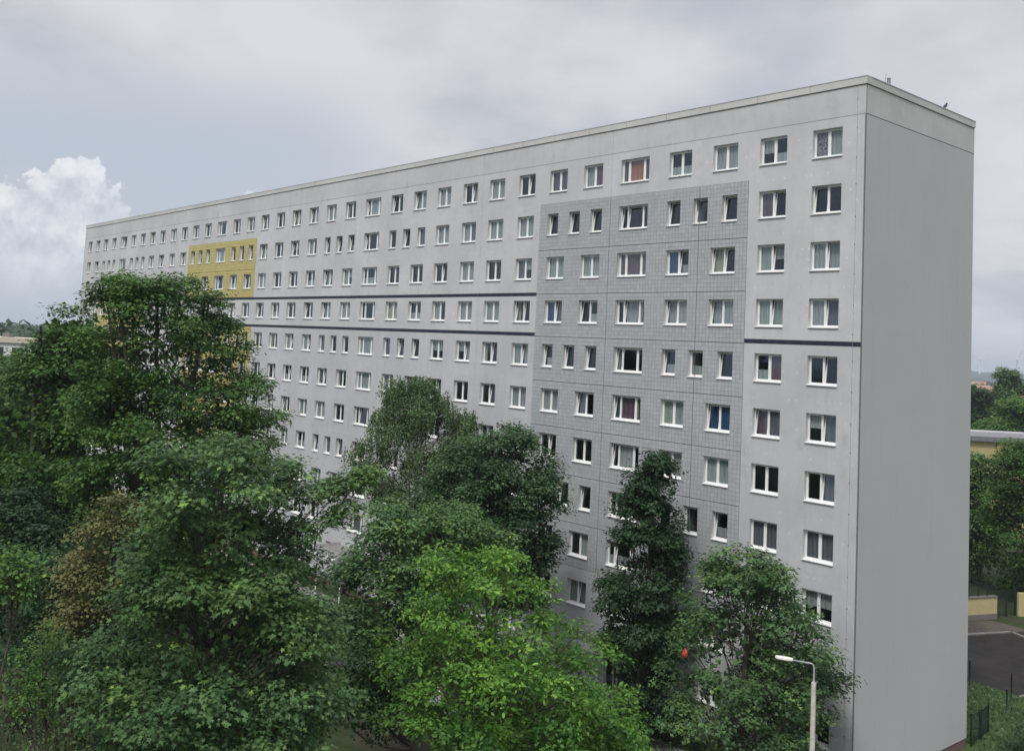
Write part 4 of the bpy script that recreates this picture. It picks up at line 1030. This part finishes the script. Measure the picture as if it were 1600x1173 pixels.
# ------------------------------------------------------------------ bird on the coping
p = Vector((0.0, 8.25, ZT)); 
bx_, by_, _ = px(p)
bird = empty('bird', (p.x-.02, p.y, ZT-GZ*0), rad(75)); tag(bird, 'small black crow perched on the coping of the gable end', 'bird')
RB = Matrix.Translation((0, 0, .17)) @ Matrix.Rotation(rad(-48), 4, 'Y')
bm = bmesh.new(); bmesh.ops.create_icosphere(bm, subdivisions=3, radius=1)
for v in bm.verts:
    x, y, z = v.co; k = 1-.35*max(0, -x); v.co = RB @ Vector((x*.15, y*.07*k, z*.078*k))
me = bpy.data.meshes.new('body'); bm.to_mesh(me); bm.free(); me.materials.append(M['black']); [setattr(f, 'use_smooth', True) for f in me.polygons]; link('body', me, bird)
bm = bmesh.new(); bmesh.ops.create_icosphere(bm, subdivisions=2, radius=.05)
for v in bm.verts: v.co += Vector((.10, 0, .315))
me = bpy.data.meshes.new('head'); bm.to_mesh(me); bm.free(); me.materials.append(M['black']); [setattr(f, 'use_smooth', True) for f in me.polygons]; link('head', me, bird)
b = MB(); b.tube([(.14, 0, .315), (.215, 0, .295)], [.018, .004], 6); b.build('beak', M['groove'], bird)
b = MB(); b.box(-.27, -.08, -.03, .03, -.012, .012, 0, RB); b.build('tail', M['black'], bird)
for s_ in (-1, 1):
    b = MB(); b.tube([(.0, s_*.03, .0), (.0, s_*.03, .1)], .008, 5); b.build('leg', M['groove'], bird)
    b = MB(); b.tube([RB @ Vector((.09, s_*.065, .02)), RB @ Vector((-.02, s_*.075, .0)), RB @ Vector((-.2, s_*.035, .0))], [.02, .045, .008], 6); b.build('wing', M['black'], bird)

# ------------------------------------------------------------------ parked cars glimpsed under the trees
def car(loc, rz, paint, lab):
    e = empty('parked_car', loc, rz); tag(e, lab, 'car', 'cars parked on the access road')
    prof_ = [(-2.1, .35), (-2.15, .75), (-1.95, .95), (-1.2, 1.02), (-.75, 1.42), (.0, 1.50), (.95, 1.44), (1.6, 1.05), (2.05, .95), (2.12, .4)]
    b = MB(); hw = .86; n = len(prof_)
    def hwf(z): return hw if z < 1.0 else hw-.18*(z-1.0)/.5
    for i in range(n):
        a = prof_[i]; c = prof_[(i+1) % n]
        b.quad((a[0], -hwf(a[1]), a[1]), (c[0], -hwf(c[1]), c[1]), (c[0], hwf(c[1]), c[1]), (a[0], hwf(a[1]), a[1]))
    for s in (-1, 1):
        k = len(b.v); b.v += [(x, s*hwf(z), z) for x, z in prof_]; b.f.append(tuple(range(k, k+n))); b.m.append(0); b.smooth.append(False)
    b.build('body', paint, e)
    for s in (-1, 1):
        for (x0, x1, t0, t1) in ((-1.05, -.05, -.68, -.05), (.05, 1.35, .05, .88)):
            b = MB(); y0 = s*(hwf(1.04)+.006); y1 = s*(hwf(1.38)+.006); b.quad((x0, y0, 1.04), (x1, y0, 1.04), (t1, y1, 1.38), (t0, y1, 1.38)); b.build('side_window', M['darkpane'], e)
    b = MB(); b.quad((-1.17, -.74, 1.05), (-1.17, .74, 1.05), (-.79, .66, 1.40), (-.79, -.66, 1.40)); b.v = [(x-.012, y, z+.01) for x, y, z in b.v]; b.build('windscreen', M['darkpane'], e)
    b = MB(); b.quad((1.56, -.74, 1.09), (1.56, .74, 1.09), (1.0, .66, 1.41), (1.0, -.66, 1.41)); b.v = [(x+.012, y, z+.01) for x, y, z in b.v]; b.build('rear_window', M['darkpane'], e)
    for s in (-1, 1):
        for x in (-1.35, 1.3):
            b = MB(); b.tube([(x, s*.70, .31), (x, s*.885, .31)], .31, 18); o = b.build('wheel', M['groove'], e)
            b = MB(); b.tube([(x, s*.86, .31), (x, s*.895, .31)], .19, 12); b.build('rim', M['metal'], o)
        b = MB(); b.box(-2.16, -2.08, s*.72-.14, s*.72+.14, .66, .80); b.build('headlight', M['lens'], e)
        b = MB(); b.box(2.04, 2.12, s*.74-.1, s*.74+.1, .70, .88); b.build('tail_light', M['redroof'], e)
M['carwhite'] = simple('white_car_paint', (.72, .73, .74), .25, var=.02); M['carred'] = simple('orange_red_car_paint', (.55, .09, .03), .3, var=.02); M['carsilver'] = simple('silver_car_paint', (.42, .43, .45), .25, .5, var=.02)
for xx, yy, mt_, lab in [(-5.2, -9.6, 'carwhite', 'white parked car glimpsed under the trees, nearest the street lamp'), (-15.0, -9.6, 'carsilver', 'silver parked car glimpsed behind the bright green oak'),
                         (-21.3, -9.4, 'carwhite', 'white parked car glimpsed between the large maple and the oak'), (-27.2, -9.5, 'carsilver', 'silver parked car hidden behind the large maple')]:
    car((xx, yy, GZ+.004), rad(rn.uniform(-2, 2)), M[mt_], lab)

# ------------------------------------------------------------------ haze
hz = MB(); hz.box(-6500, 6500, -6500, 6500, GZ-1.2, 95); hm, g = newmat('haze_air')
pv = g.n('ShaderNodeVolumePrincipled'); pv.inputs['Color'].default_value = (.80, .88, 1, 1); pv.inputs['Density'].default_value = .00022; pv.inputs['Anisotropy'].default_value = .2
o_ = g.n('ShaderNodeOutputMaterial'); g.nt.links.new(pv.outputs[0], o_.inputs['Volume'])
HAZE = True
if HAZE:
    h = hz.build('haze', hm); h['kind'] = 'stuff'; tag(h, 'thin pale haze in the air over the distance', 'haze')
